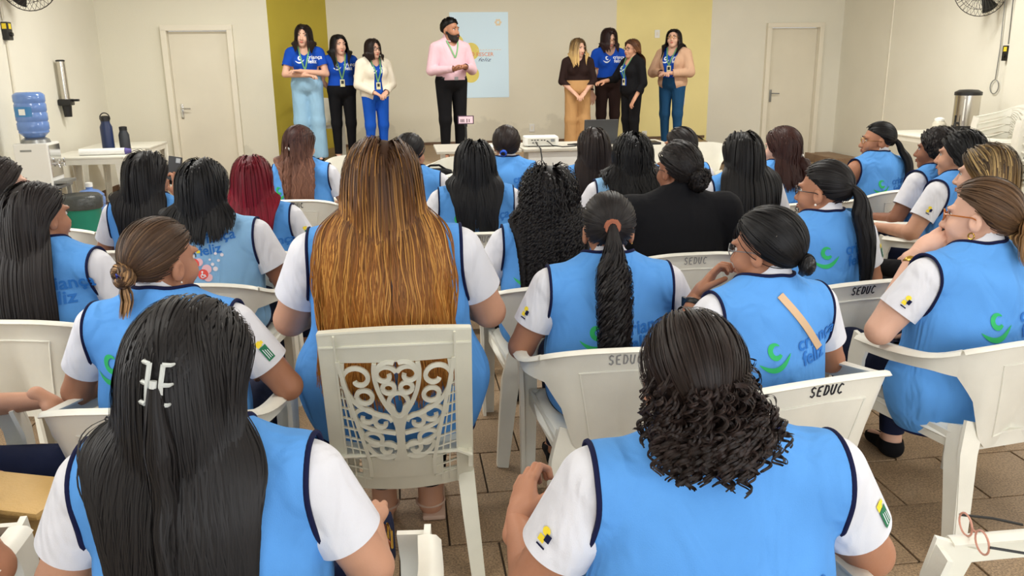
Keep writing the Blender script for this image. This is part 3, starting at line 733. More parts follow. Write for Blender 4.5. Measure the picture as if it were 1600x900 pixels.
# ---------------------------------------------------------------- furniture and equipment
M_JUG = mat('blue_jug', (120, 158, 226), 0.15, trans=0.25, spec=0.6)
def plastic_table(x, y, yaw, w, d, label, h=0.72):
    t = empty('plastic_table', (x, y, 0), yaw); tag(t, label, 'table', 'white plastic tables')
    MB().box((0, 0, h-0.012), (w, d, 0.024), 0.010).build('tabletop', M_CHAIR, t, 40)
    a = MB()
    for sx in (-1, 1): a.box((sx*(w/2-0.02), 0, h-0.05), (0.02, d-0.06, 0.06), 0.004)
    for sy in (-1, 1): a.box((0, sy*(d/2-0.02), h-0.05), (w-0.06, 0.02, 0.06), 0.004)
    a.build('apron', M_CHAIR, t)
    for sx in (-1, 1):
        for sy in (-1, 1):
            l = MB(); l.sweep([(sx*(w/2-0.05), sy*(d/2-0.02), h-0.03), (sx*(w/2-0.04), sy*(d/2-0.02), h/2), (sx*(w/2-0.03), sy*(d/2-0.005), 0)], [0.10, 0.07, 0.05], [0.014]*3, up=(0, 1, 0))
            l.sweep([(sx*(w/2-0.02), sy*(d/2-0.05), h-0.03), (sx*(w/2-0.02), sy*(d/2-0.04), h/2), (sx*(w/2-0.005), sy*(d/2-0.03), 0)], [0.014]*3, [0.10, 0.07, 0.05], up=(0, 1, 0)); l.build('leg', M_CHAIR, t, 40)
    return t
plastic_table(-3.20, 9.35, 0, 0.78, 0.78, 'white plastic table with thermos bottles near the water cooler'); plastic_table(-3.22, 10.35, 0, 0.78, 0.78, 'white plastic table in the left corner beyond the thermos table')
plastic_table(6.25, 9.15, 0, 0.8, 1.0, 'white plastic table carrying the coffee urn at the right wall')
def bottle(name, x, y, z, prof, m, label, cat='bottle', handle=False, cap=None):
    t = empty(name, (x, y, z)); tag(t, label, cat); MB().lathe(prof, 24).build('bottle_body', m, t, 40)
    if cap: MB().lathe(cap, 20).build('bottle_cap', M_BLACK if m is not M_JUG else M_WHITE, t, 40)
    if handle: top = prof[-1][1]; MB().tube([(0.05*math.cos(a), 0, top+0.03+0.055*math.sin(a)) for a in np.linspace(-0.3, math.pi+0.3, 14)], 0.006, 6).build('carry_loop', M_BLACK, t, 60)
    return t
M_NAVYB = mat('navy_enamel', (30, 44, 82), 0.35)
bottle('thermos_bottle', -3.09, 9.42, 0.72, [(0.060, 0), (0.062, 0.01), (0.062, 0.27), (0.045, 0.31), (0.045, 0.33)], M_NAVYB, 'tall navy thermos bottle with carry loop on the plastic table', handle=True, cap=[(0.047, 0.33), (0.047, 0.375), (0.03, 0.385)])
bottle('thermos_bottle', -2.93, 9.45, 0.72, [(0.052, 0), (0.054, 0.01), (0.054, 0.18), (0.038, 0.22), (0.038, 0.23)], mat('charcoal_enamel', (46, 50, 56), 0.4), 'short charcoal bottle beside the navy thermos', cap=[(0.04, 0.23), (0.04, 0.265), (0.025, 0.27)])
pk = empty('plastic_packet', (-3.05, 9.13, 0.72)); tag(pk, 'white packet of cups lying on the thermos table', 'packet'); MB().tube([(-0.24, 0, 0.035), (0.20, 0.03, 0.035)], 0.034, 12).build('wrapper', M_PAPER, pk, 50); MB().tube([(0.20, 0.03, 0.035), (0.26, 0.04, 0.035)], [0.034, 0.022], 12).build('printed_end', mat('packet_print', (90, 80, 150), 0.5), pk, 50)
# water cooler on its stand
def jug(name, x, y, z, label, cap=False):
    t = empty(name, (x, y, z)); tag(t, label, 'water jug')
    pr = [(0.10, 0), (0.125, 0.015)]
    for i in range(4):
        b = 0.02+i*0.085; pr += [(0.136, b+0.01), (0.136, b+0.065), (0.129, b+0.075), (0.129, b+0.082)]
    pr += [(0.130, 0.37), (0.085, 0.415), (0.032, 0.43), (0.030, 0.46)]
    MB().lathe(pr, 28).build('jug_body', M_JUG, t, 40)
    V = [(0.1375*math.cos(a), 0.1375*math.sin(a), zz) for a in np.linspace(-2.0, -0.6, 9) for zz in (0.13, 0.22)]
    o = mesh_obj('jug_label', V, [[2*i, 2*i+2, 2*i+3, 2*i+1] for i in range(8)], mat('jug_label', (60, 130, 190), 0.4), t); V = [(0.1385*math.cos(a), 0.1385*math.sin(a), zz) for a in np.linspace(-1.6, -1.15, 5) for zz in (0.15, 0.205)]
    mesh_obj('label_white_patch', V, [[2*i, 2*i+2, 2*i+3, 2*i+1] for i in range(4)], M_WHITE, o)
    if cap: MB().lathe([(0.036, 0.45), (0.036, 0.49), (0.02, 0.495)], 16).build('jug_cap', M_WHITE, t, 40)
    return t
cx, cy = -3.42, 8.45
wc = empty('water_cooler', (cx, cy, 0.52)); tag(wc, 'white and steel tabletop water cooler by the left wall', 'water cooler')
MB().box((0, 0, 0.20), (0.30, 0.30, 0.40), 0.012).build('cabinet', M_WHITE, wc); MB().box((0.152, 0, 0.23), (0.012, 0.26, 0.30), 0.004).build('steel_front', M_CHROME, wc); MB().lathe([(0.13, 0.40), (0.12, 0.43), (0.08, 0.45)], 24).build('jug_collar', M_GREYM, wc, 40)
MB().box((-0.04, -0.152, 0.335), (0.10, 0.006, 0.018), 0.002).build('grille_slot', M_GREYM, wc); MB().box((0.21, 0, 0.03), (0.12, 0.24, 0.03), 0.006).build('drip_tray', M_GREYM, wc)
for yy in (-0.06, 0.06):
    tp = MB(); tp.tube([(0.155, yy, 0.20), (0.20, yy, 0.20), (0.205, yy, 0.165)], 0.011, 8); tp.box((0.205, yy, 0.225), (0.016, 0.016, 0.045), 0.003); tp.build('tap', M_CHROME, wc, 50)
jug('water_jug', cx, cy, 1.385, 'blue water jug upturned on top of the cooler').rotation_euler = (math.pi, 0, math.pi)
st_ = empty('cooler_stand', (cx, cy, 0)); tag(st_, 'low metal stand under the water cooler', 'stand')
MB().box((0, 0, 0.505), (0.40, 0.40, 0.03), 0.005).build('stand_top', M_GREYM, st_)
for sx in (-1, 1):
    for sy in (-1, 1): MB().box((sx*0.17, sy*0.17, 0.245), (0.03, 0.03, 0.49)).build('leg', M_GREYM, st_)
jug('water_jug', -3.10, 8.72, 0.0, 'spare blue water jug on the floor beside the cooler stand', True)
bn = empty('waste_bin', (-3.00, 8.20, 0)); tag(bn, 'teal waste bin with a dark bag liner below the cooler', 'bin'); MB().lathe([(0.13, 0), (0.17, 0.40), (0.175, 0.41), (0.165, 0.41)], 24).build('bin_body', mat('teal_plastic', (30, 140, 120), 0.4), bn, 40); MB().lathe([(0.178, 0.32), (0.186, 0.42), (0.16, 0.45), (0.08, 0.44)], 18).build('bag_liner', mat('bag_plastic', (62, 66, 66), 0.3, bump=0.6, bscale=30), bn, 60)
# cup dispenser, fan boxes, conduits and fans on the side walls
cu = empty('cup_dispenser', (XL+0.07, 10.05, 1.10)); tag(cu, 'wall cup dispenser with steel tube and black holder', 'cup dispenser'); MB().lathe([(0.045, 0.16), (0.045, 0.57)], 20).build('steel_tube', M_STEEL, cu, 40); MB().lathe([(0.047, 0.57), (0.047, 0.585), (0.03, 0.59)], 20).build('cap', M_BLACK, cu, 40)
hb = MB(); hb.box((0.0, 0, 0.13), (0.13, 0.14, 0.07), 0.01); hb.lathe([(0.040, -0.03), (0.050, 0.10)], 18); hb.box((0.09, 0.02, 0.15), (0.08, 0.05, 0.025), 0.005); hb.build('holder', M_BLACK, cu, 40)
def wall_fan(x, y, z, sg, label, aim, tilt):
    f = empty('wall_fan', (x, y, z)); tag(f, label, 'fan'); arm = MB(); arm.box((-sg*0.02, 0, 0.05), (0.05, 0.12, 0.18), 0.01); arm.tube([(-sg*0.04, 0, 0.05), (-sg*0.16, 0, 0.08), (-sg*0.22, -0.02, 0.03)], 0.022, 8); arm.build('wall_bracket', M_BLACK, f, 50)
    h = bpy.data.objects.new('fan_head', None); COL.objects.link(h); h.parent = f; h.location = (-sg*0.26, -0.03, 0.02); h.rotation_euler = (tilt, 0, aim)   # faces local -Y
    MB().lathe([(0.03, 0.0), (0.07, 0.02), (0.075, 0.12), (0.05, 0.17)], 18, axis='y').build('motor', M_BLACK, h, 40)
    R = 0.30; cg = MB()
    for yy, rr in ((-0.13, 0.10), (-0.12, 0.2), (-0.045, R), (0.02, 0.24)): cg.tube([(rr*math.cos(a), yy, rr*math.sin(a)) for a in np.linspace(0, 2*math.pi, 33)[:-1]], 0.005 if rr == R else 0.0025, 5, True)
    cg.build('cage_ring', mat('fan_wire', (60, 56, 50), 0.5), h)
    wi = MB()
    for k in range(36):
        a = 2*math.pi*k/36; c, s = math.cos(a), math.sin(a); wi.tube([(0.04*c, -0.135, 0.04*s), (0.2*c, -0.12, 0.2*s), (R*c, -0.045, R*s), (0.24*c, 0.02, 0.24*s), (0.07*c, 0.03, 0.07*s)], 0.0022, 4)
    tag(wi.build('cage_wire', MATS['fan_wire'], h), kind='stuff')
    for k in range(3):
        a0 = 2*math.pi*k/3; G = []
        for rr in np.linspace(0.03, 0.27, 7):
            G.append([(rr*math.cos(a0+da), -0.06+0.05*da, rr*math.sin(a0+da)) for da in np.linspace(-0.42, 0.42, 6)])
        MB().grid_shell(np.array(G), 0.003).build('blade', M_BLACK, h, 50)
    return f
wall_fan(XL, 9.02, 2.42, -1, 'black caged wall fan high on the left wall', D2R(52), D2R(12)); wall_fan(XR, 9.30, 2.32, 1, 'black caged wall fan high on the right wall', D2R(168), D2R(12))
for nm, x, y, z, sg, lb in (('l', XL, 8.95, 1.95, -1, 'black fan switch box with yellow sticker on the left wall'), ('r', XR, 9.02, 1.62, 1, 'black fan switch box with yellow sticker on the right wall')):
    b = empty('switch_box', (x-sg*0.0, y, z)); tag(b, lb, 'switch box'); MB().box((-sg*0.03, 0, 0), (0.06, 0.10, 0.17), 0.008).build('box_body', M_BLACK, b); MB().lathe([(0.022, 0), (0.018, 0.02)], 14, (0, 0, 0)).build('knob', M_BLACK, b).matrix_basis = Matrix.Translation((-sg*0.06, 0, -0.03)) @ Matrix.Rotation(-sg*math.pi/2, 4, 'Y'); MB().box((-sg*0.061, -0.0, 0.045), (0.003, 0.05, 0.05)).build('sticker', M_BADGEY, b)
    MB().box((-sg*0.03, -0.0505, 0.045), (0.04, 0.003, 0.05)).build('sticker', M_BADGEY, b)
def conduit(name, pts, label, m=M_TRIM, r=0.011, cat='conduit'): return tag(MB().tube(pts, r, 6).build(name, m, None, 60), label, cat)
conduit('conduit', [(XL+0.012, 8.95, 2.36), (XL+0.012, 8.95, 2.05)], 'short white conduit between fan and switch on the left wall'); conduit('conduit', [(XL+0.012, 8.95, 1.86), (XL+0.012, 8.90, 0.5)], 'long white conduit running down the left wall behind the cooler')
conduit('conduit', [(XR-0.012, 11.43, 3.2), (XR-0.012, 11.43, 0.6)], 'thin white conduit running down the right wall')
conduit('fan_cord', [(XR-0.03, 9.05, 2.35), (XR-0.03, 9.03, 2.0), (XR-0.03, 9.02, 1.72)], 'black cord from the right fan to its switch box', M_GREYM, 0.007, 'cord')
conduit('fan_cord', [(XR-0.03, 9.18, 2.35), (XR-0.02, 9.16, 1.7), (XR-0.02, 9.17, 1.32)]+[(XR-0.02, 9.17+0.07*math.sin(a), 1.24+0.08*math.cos(a)) for a in np.linspace(0.2, 6, 16)], 'loose grey cord ending in a coil below the right fan', M_GREYM, 0.006, 'cord')
for nm, x, z in (('a', 3.98, 1.99), ('b', 4.42, 0.98), ('c', 3.82, 0.47)):
    o = empty('wall_outlet', (x, YB-0.002, z)); tag(o, {'a': 'small pale wall plate high on the yellow panel', 'b': 'pale wall plate beside the woman in the beige cardigan', 'c': 'wall outlet low on the yellow panel'}[nm], 'wall plate'); MB().box((0, -0.006, 0), (0.08, 0.012, 0.12), 0.004).build('plate', M_WHITE, o); MB().box((0, -0.013, 0), (0.03, 0.004, 0.05), 0.002).build('insert', M_TRIM, o)
o = empty('wall_outlet', (2.03, YB-0.002, 0.62)); tag(o, 'white wall outlet above the stage left of the projector', 'wall plate'); MB().box((0, -0.006, 0), (0.08, 0.012, 0.12), 0.004).build('plate', M_WHITE, o); MB().box((0, -0.013, 0), (0.03, 0.004, 0.05), 0.002).build('insert', M_TRIM, o)
# coffee urn
u = empty('coffee_urn', (6.50, 8.95, 0.72)); tag(u, 'steel coffee urn with black lid and tap on the right table', 'urn'); MB().lathe([(0.135, 0), (0.14, 0.03), (0.14, 0.10)], 28).build('urn_base', M_BLACK, u, 40); MB().lathe([(0.135, 0.10), (0.135, 0.44)], 28).build('urn_body', M_STEEL, u, 40)
MB().lathe([(0.145, 0.44), (0.145, 0.475), (0.10, 0.50), (0.03, 0.505)], 28).build('lid', M_BLACK, u, 40); tp = MB(); tp.tube([(-0.12, -0.05, 0.13), (-0.17, -0.07, 0.13), (-0.175, -0.072, 0.09)], 0.016, 8); tp.box((-0.172, -0.07, 0.18), (0.018, 0.018, 0.08), 0.004); tp.build('tap', M_BLACK, u, 50)
MB().tube([(-0.10, -0.10, 0.16), (-0.10, -0.10, 0.40)], 0.008, 6).build('sight_glass', M_WHITE, u); MB().box((-0.08, -0.118, 0.05), (0.012, 0.006, 0.012)).build('indicator', mat('red_lamp', (200, 30, 24), 0.3, emit=1.0), u)
pl = empty('saucer', (6.10, 8.85, 0.72)); tag(pl, 'small white saucer beside the coffee urn', 'saucer'); MB().lathe([(0.05, 0), (0.09, 0.015), (0.095, 0.02), (0.05, 0.012)], 24).build('dish', M_WHITE, pl, 50)
pl = empty('glass_jar', (6.25, 9.05, 0.72)); tag(pl, 'cloudy lidded jar between saucer and coffee urn', 'jar'); MB().lathe([(0.06, 0), (0.075, 0.02), (0.075, 0.12), (0.05, 0.15)], 20).build('jar_body', mat('frosted', (220, 214, 196), 0.3, alpha=0.85), pl, 40); MB().lathe([(0.055, 0.15), (0.055, 0.175), (0.02, 0.19)], 20).build('jar_lid', M_WHITE, pl, 40)
# presenter desks in front of the stage
M_DESKT = mat('grey_laminate', (196, 192, 180), 0.45, var=0.03)
def desk(x0, x1, y0, y1, label, panel, h=0.74):
    t = empty('desk', ((x0+x1)/2, (y0+y1)/2, 0)); tag(t, label, 'desk'); w, d = x1-x0, y1-y0
    MB().box((0, 0, h-0.014), (w, d, 0.028), 0.006).build('desktop', M_DESKT, t)
    if panel: MB().box((0, -d/2+0.10, h-0.22), (w-0.12, 0.018, 0.36), 0.003).build('modesty_panel', M_WHITE, t)
    for sx in (-1, 1): l = MB(); l.box((sx*(w/2-0.08), 0, 0.36), (0.05, 0.08, 0.70), 0.006); l.box((sx*(w/2-0.08), 0, 0.02), (0.06, d-0.1, 0.04), 0.006); l.build('leg', M_WHITE, t)
desk(0.36, 1.22, 8.35, 9.15, 'grey-topped desk with the phone tripod, left of the projector desk', False); desk(1.24, 2.85, 8.35, 9.10, 'long white desk with projector and laptop before the stage', True)
pj = empty('projector', (1.47, 8.70, 0.74), D2R(-4)); tag(pj, 'white video projector on the long desk', 'projector'); MB().box((0, 0, 0.055), (0.36, 0.26, 0.095), 0.02).build('casing', M_WHITE, pj, 40)
MB().box((0, -0.131, 0.055), (0.29, 0.004, 0.06), 0.001).build('port_panel', mat('port_panel', (214, 212, 202), 0.4), pj)
for i, (px_, pz) in enumerate(((-0.10, 0.07), (-0.07, 0.07), (-0.04, 0.07), (-0.09, 0.042), (-0.05, 0.042), (0.0, 0.068), (0.03, 0.068), (0.06, 0.055))): MB().box((px_, -0.134, pz), (0.018, 0.004, 0.009)).build('port', M_BLACK, pj)
MB().box((0.115, -0.134, 0.065), (0.04, 0.004, 0.03)).build('vent', M_GREYM, pj); MB().lathe([(0.045, 0), (0.045, 0.03), (0.03, 0.035)], 18, (0.09, 0.13, 0.055), 'y').build('lens', M_BLACK, pj, 40)
for sx in (-0.13, 0.13): MB().lathe([(0.012, 0), (0.012, 0.012)], 10, (sx, -0.09, -0.001)).build('foot', M_BLACK, pj)
lp = empty('laptop', (2.12, 8.78, 0.74), D2R(176)); tag(lp, 'dark grey laptop opened towards the stage on the desk', 'laptop'); M_LAP = mat('laptop_grey', (72, 74, 78), 0.35, metal=0.3); MB().box((0, -0.02, 0.010), (0.36, 0.25, 0.016), 0.004).build('keyboard_base', M_LAP, lp)
MB().box((0, 0, 0), (0.36, 0.010, 0.25), 0.004).build('lid', M_LAP, lp).matrix_basis = Matrix.Translation((0, 0.125, 0.14)) @ Matrix.Rotation(D2R(-14) if True else 0, 4, 'X'); MB().box((0, -0.03, 0.0185), (0.30, 0.11, 0.002)).build('keys', M_BLACK, lp)
ms = tag(MB().sphere((2.02, 8.45, 0.775), (0.042, 0.032, 0.034), 14).build('webcam_ball', M_CHROME, None, 60), 'small silver ball device before the laptop', 'device')
tr = empty('phone_tripod', (0.68, 8.62, 0.74)); tag(tr, 'small black tripod on the grey desk', 'tripod'); MB().tube([(0, 0, 0.07), (0, 0, 0.22)], [0.012, 0.010], 10).build('stem', M_BLACK, tr)
for k in range(3):
    a = 0.5+2*math.pi*k/3; MB().tube([(0, 0, 0.085), (0.10*math.cos(a), 0.10*math.sin(a), 0.006)], [0.007, 0.005], 6).build('leg', M_BLACK, tr)
MB().box((0, 0, 0.235), (0.03, 0.02, 0.03), 0.004).build('clamp', M_BLACK, tr)
p2 = empty('phone', (0.68, 8.615, 1.03), D2R(-4)); tag(p2, 'phone filming the presenters, clamped on the desk tripod', 'phone'); MB().box((0, 0, -0.0), (0.165, 0.010, 0.085), 0.005).build('phone_case', mat('purple_case', (70, 40, 70), 0.4), p2)
o = MB().box((0, -0.0055, 0), (0.145, 0.002, 0.068)).build('screen', mat('phone_screen', (226, 196, 206), 0.3, emit=0.5), p2)
for i, sx in enumerate((-0.05, -0.035, -0.02, 0.012, 0.035)): MB().box((sx, -0.0072, -0.008), (0.008, 0.001, 0.032+0.006*(i == 3))).build('screen_figure', M_BLACK, o)
pp = tag(MB().box((0.98, 8.75, 0.7435), (0.42, 0.28, 0.005)).build('paper_sheets', M_PAPER), 'loose white papers lying on the grey desk', 'paper')
tag(MB().box((2.55, 8.6, 0.752), (0.34, 0.24, 0.022), 0.004).build('notebook', M_BLACK), 'closed black notebook on the desk right of the laptop', 'notebook')
conduit('cable', [(1.40, 8.566, 0.79), (1.40, 8.48, 0.77), (1.41, 8.34, 0.745), (1.42, 8.32, 0.65), (1.40, 8.31, 0.45), (1.42, 8.2, 0.10), (1.5, 8.1, 0.01)], 'black power cable hanging from the projector over the desk front', M_CABLE, 0.007, 'cable')
conduit('cable', [(1.52, 8.56, 0.80), (1.56, 8.48, 0.76), (1.66, 8.46, 0.746), (1.80, 8.50, 0.746), (1.86, 8.62, 0.746), (1.76, 8.68, 0.746), (1.85, 8.74, 0.746), (1.94, 8.74, 0.75)], 'black video cable between projector and laptop', M_CABLE, 0.006, 'cable')
rt_ = empty('wireless_receiver', (1.60, 8.02, 0.45)); tag(rt_, 'black wireless receiver with two antennas and orange display', 'receiver'); MB().box((0, 0, 0.025), (0.26, 0.16, 0.05), 0.006).build('case', M_BLACK, rt_); MB().box((-0.03, -0.082, 0.025), (0.09, 0.004, 0.024)).build('display', mat('orange_display', (250, 160, 40), 0.3, emit=1.2), rt_)
for sx in (-0.10, 0.10): MB().tube([(sx, 0.05, 0.05), (sx*1.12, 0.055, 0.18)], [0.006, 0.004], 6).build('antenna', M_BLACK, rt_)
bs = empty('stool', (1.60, 8.02, 0)); tag(bs, 'small dark box table under the wireless receiver', 'stool'); MB().box((0, 0, 0.435), (0.40, 0.30, 0.03), 0.004).build('stool_top', M_SKIRT, bs)
for sx in (-1, 1):
    for sy in (-1, 1): MB().box((sx*0.17, sy*0.12, 0.21), (0.03, 0.03, 0.42)).build('leg', M_BLACK, bs)
conduit('cable', [(4.45, 12.72, 0.47), (4.60, 12.55, 0.46), (4.78, 12.35, 0.30), (4.84, 12.2, 0.03), (4.7, 11.9, 0.012), (4.5, 11.6, 0.012)], 'black cable running off the right end of the stage', M_CABLE, 0.012, 'cable')
tag(MB().box((4.45, 12.68, SH+0.025), (0.24, 0.06, 0.05), 0.008).build('power_strip', mat('strip_grey', (120, 116, 108), 0.5)), 'grey power strip on the right end of the stage', 'power strip')
# empty chairs
G_E = 'empty white plastic chairs'
chair('plain', -0.50, 7.8, D2R(168), 'empty white armchair facing the camera beside the woman with the white scrunchie', G_E); chair('plain', 0.30, 7.5, D2R(120), 'empty white armchair turned sideways left of the grey desk', G_E)
chair('plain', 2.50, 7.95, D2R(182), 'empty white armchair behind the jet black bob, right end of the desk', G_E); chair('plain', 3.14, 8.15, D2R(176), 'empty white armchair right of the desk end chair', G_E)
chair('plain', -1.9, 5.0, D2R(-10), 'empty white armchair by the spare water jug, left aisle', G_E)
chair('plain', -1.05, 11.75, D2R(190), 'white armchair on the stage behind the woman with folded arms', G_E, z=SH)
chair('plain', 1.20, 1.03, D2R(76), 'empty white armchair at the lower right corner with eyeglasses lying on it', G_E)
chair('plain', 2.72, 2.35, D2R(6), 'white armchair at the right edge with one leg in view', G_E)
for i in range(6): chair('slat', 5.95, 7.45, D2R(100), 'slatted white chair in the right-hand stack, number %s from the floor' % ['one', 'two', 'three', 'four', 'five', 'six'][i], 'stacked slatted chairs', z=i*0.075)
for i in range(5): chair('slat', 6.15, 6.75, D2R(96), 'slatted white chair in the nearer stack, number %s from the floor' % ['one', 'two', 'three', 'four', 'five'][i], 'stacked slatted chairs', z=i*0.075)
# bags and small things
bg = empty('handbag', (-0.98, 1.98, 0.50), D2R(-20)); tag(bg, 'tan leather handbag with dark clasp at the lower left', 'handbag'); MB().box((0, 0, 0.0), (0.30, 0.17, 0.16), 0.04).build('bag_body', M_TAN, bg, 50); MB().box((0, -0.01, 0.078), (0.29, 0.17, 0.022), 0.010).build('flap', M_TAN, bg, 50)
MB().tube([(0.148, yy, zz) for yy, zz in ((-0.07, -0.05), (-0.07, 0.06), (0.07, 0.06), (0.07, -0.05))], 0.004, 6).build('piping', M_COGNAC, bg, 60); cl = MB().box((-0.02, -0.06, 0.093), (0.05, 0.022, 0.008), 0.003).build('clasp', M_BLACK, bg); MB().box((-0.05, -0.06, 0.093), (0.025, 0.03, 0.006), 0.002).build('buckle', M_GOLD, cl)
bp = empty('backpack', (0.30, 7.5, 0.545)); tag(bp, 'black backpack on the sideways empty chair', 'backpack'); MB().box((0, 0, 0.02), (0.34, 0.24, 0.22), 0.08).build('main_bag', M_BLKC, bp, 60); MB().box((0, -0.12, 0.0), (0.24, 0.07, 0.14), 0.03).build('pocket', M_BLKC, bp, 60)
MB().tube([(-0.1, 0, 0.12), (-0.04, 0, 0.16), (0.04, 0, 0.16), (0.1, 0, 0.12)], 0.010, 6).build('handle', M_BLKC, bp, 60)
sg = empty('eyeglasses', (1.10, 1.330, 0.637), D2R(-100)); tag(sg, 'black and rose eyeglasses lying on the empty chair at the lower right', 'eyeglasses'); g = MB()
for sx in (-1, 1): g.tube([(sx*0.033+0.026*math.cos(a), 0.0, 0.024+0.022*math.sin(a)) for a in np.linspace(0, 2*math.pi, 21)[:-1]], 0.0022, 6, True); 
g.tube([(-0.008, 0, 0.03), (0.008, 0, 0.03)], 0.002, 6); g.build('rim', mat('rose_rim', (196, 140, 120), 0.3), sg, 60)
for sx in (-1, 1): MB().tube([(sx*0.060, 0, 0.03), (sx*0.064, 0.07, 0.02), (sx*0.060, 0.13, 0.008)], 0.003, 6).build('temple', M_BLACK, sg, 60)
bt = empty('bag_strap', (-0.115, 1.62, 0.585), D2R(15)); tag(bt, 'cognac leather bag strap with gold buckle beside the clear-clip woman', 'bag strap'); MB().tube([(0.05*math.cos(a), 0.035*math.sin(a), 0.01*math.sin(2*a)) for a in np.linspace(0.4, 5.9, 18)], 0.014, 8, flat=0.25, up=(1, 0, 0)).build('strap', M_COGNAC, bt, 60)
MB().tube([(0.052, y, z) for y, z in ((-0.022, -0.02), (-0.022, 0.02), (0.012, 0.02), (0.012, -0.02))], 0.003, 6, True).build('buckle', M_GOLD, bt, 60)
tb = empty('tote_bag', (-0.13, 1.66, 0.50), D2R(-12)); tag(tb, 'navy cloth bag with white print on the lap of the clear-clip woman', 'bag'); MB().box((0, 0, 0), (0.11, 0.26, 0.15), 0.035).build('bag_body', M_NAVYC, tb, 60)
for k in range(4): MB().box((0.0565, -0.02, 0.035-0.022*k), (0.001, 0.11-0.02*k, 0.009)).build('print_line', M_PRW, tb)
# ---------------------------------------------------------------- people
def rotm(yaw=0, pitch=0, roll=0):
    return np.array(Matrix.Rotation(yaw, 3, 'Z') @ Matrix.Rotation(pitch, 3, 'X') @ Matrix.Rotation(roll, 3, 'Y'))
class Body:
    """skeleton and distance functions of one figure, hip height .54 when seated, .90 when standing"""
    def __init__(s, seated=True, w=1.1, b=1.0, belly=0.0, hyaw=0, hpitch=0, hroll=0, armL=None, armR=None, arm=1.0, lean=0.0, legs=None, bust=1.0, hip=1.0, hoff=0.0):
        s.seated = seated; s.dz = 0.0 if seated else 0.36; s.w = w; s.b = b; s.belly = belly; s.arm = arm; s.bust = bust; s.hip = hip
        s.lean = lean; dz = s.dz
        s.Hc = A3(hoff, 0.015+lean*0.55, 1.095+dz); s.Rh = rotm(hyaw, hpitch, hroll)
        s.C7 = A3(0, -0.012+lean*0.42, 0.985+dz)
        s.sh = {}; s.el = {}; s.wr = {}
        for k, sg, cfg in (('L', -1, armL), ('R', 1, armR)):
            s.sh[k] = A3(sg*0.172*w, -0.008+lean*0.38, 0.905+dz)
            cfg = cfg or ((0.272*w, 0.03, 0.69), (0.20*w, 0.27, 0.665))
            e, q = cfg[0], cfg[1]
            s.el[k] = A3(sg*e[0], e[1], e[2]+dz); s.wr[k] = A3(sg*q[0], q[1], q[2]+dz)
        if seated: s.lg = legs or {k: (A3(sg*0.095*w, 0.03, 0.515), A3(sg*0.115, 0.45, 0.50), A3(sg*0.115, 0.43, 0.085)) for k, sg in (('L', -1), ('R', 1))}
        else: s.lg = legs or {k: (A3(sg*0.088*w, 0.0, 0.90), A3(sg*0.092, 0.01, 0.48), A3(sg*0.09, -0.02, 0.085)) for k, sg in (('L', -1), ('R', 1))}
    def ly(s, z): return s.lean*np.clip((z-0.54)/0.46, 0, 1.3)*0.42
    def torso(s, P, pelvis=True):
        w, b, dz = s.w, s.b, s.dz; L = s.lean*0.42
        d = ell(P, (0, 0.005+L*0.2, 0.69+dz), (0.158*w+s.belly*0.5, 0.118*b+s.belly, 0.15))
        d = smin(d, ell(P, (0, -0.004+L*0.6, 0.825+dz), (0.160*w, 0.112*b, 0.135)), 0.06)
        x = np.abs(P[:, 0]); Q = np.stack([x, P[:, 1], P[:, 2]], 1)
        d = smin(d, rcone(Q, (0.0, -0.012+L*0.9, 0.905+dz), (0.135*w, -0.008+L*0.9, 0.905+dz), 0.075, 0.062), 0.05)
        d = smin(d, rcone(Q, (0.11*w, -0.012+L*0.9, 0.925+dz), (0.0, -0.012+L, 1.0+dz), 0.042, 0.052), 0.04)
        if s.bust: d = smin(d, ell(Q, (0.07*w, 0.085*b+L*0.6, 0.80+dz), (0.068, 0.066*s.bust, 0.068)), 0.04)
        if pelvis:
            d = smin(d, ell(P, (0, -0.005, 0.545+dz), (0.178*w*s.hip, 0.135*b+s.belly*0.4, 0.118)), 0.07)
        return d
    def head(s, P):
        m = np.linalg.norm(P-s.Hc, axis=1); out = m-0.13
        k = m < 0.24
        if k.any():
            Q = (P[k]-s.Hc)@s.Rh; X = np.stack([np.abs(Q[:, 0]), Q[:, 1], Q[:, 2]], 1)
            d = ell(Q, (0, -0.012, 0.03), (0.075, 0.096, 0.088))
            d = smin(d, ell(Q, (0, 0.040, -0.035), (0.060, 0.056, 0.080)), 0.03)
            d = smin(d, ell(Q, (0, 0.066, -0.098), (0.030, 0.028, 0.024)), 0.03)
            d = smin(d, ell(X, (0.036, 0.068, -0.035), (0.024, 0.024, 0.026)), 0.02)
            d = smin(d, rcone(Q, (0, 0.091, 0.006), (0, 0.113, -0.036), 0.008, 0.0125), 0.014)
            d = smin(d, ell(X, (0.012, 0.103, -0.040), (0.010, 0.010, 0.008)), 0.008)
            d = smin(d, ell(X, (0.031, 0.083, 0.026), (0.024, 0.014, 0.008)), 0.014)
            d = smin(d, ell(Q, (0, 0.096, -0.067), (0.022, 0.010, 0.011)), 0.012)
            ear = np.maximum(ell(X, (0.0790, -0.010, -0.012), (0.0105, 0.021, 0.032)), -ell(X, (0.0900, -0.004, -0.008), (0.0075, 0.011, 0.019))); d = smin(d, ear, 0.006)
            out[k] = d
        return out
    def neck(s, P):
        a = s.Hc+s.Rh@A3(0, -0.025, -0.03)
        return rcone(P, a, s.C7+A3(0, 0.012, -0.03), 0.050, 0.057)
    def upper(s, P, k, g=0.0, flare=0.0):
        a = s.arm; return rcone(P, s.sh[k], s.el[k], 0.056*a+g, 0.043*a+g+flare)
    def fore(s, P, k, g=0.0):
        a = s.arm; return rcone(P, s.el[k], s.wr[k], 0.043*a+g, 0.026*(0.6+0.4*a)+g)
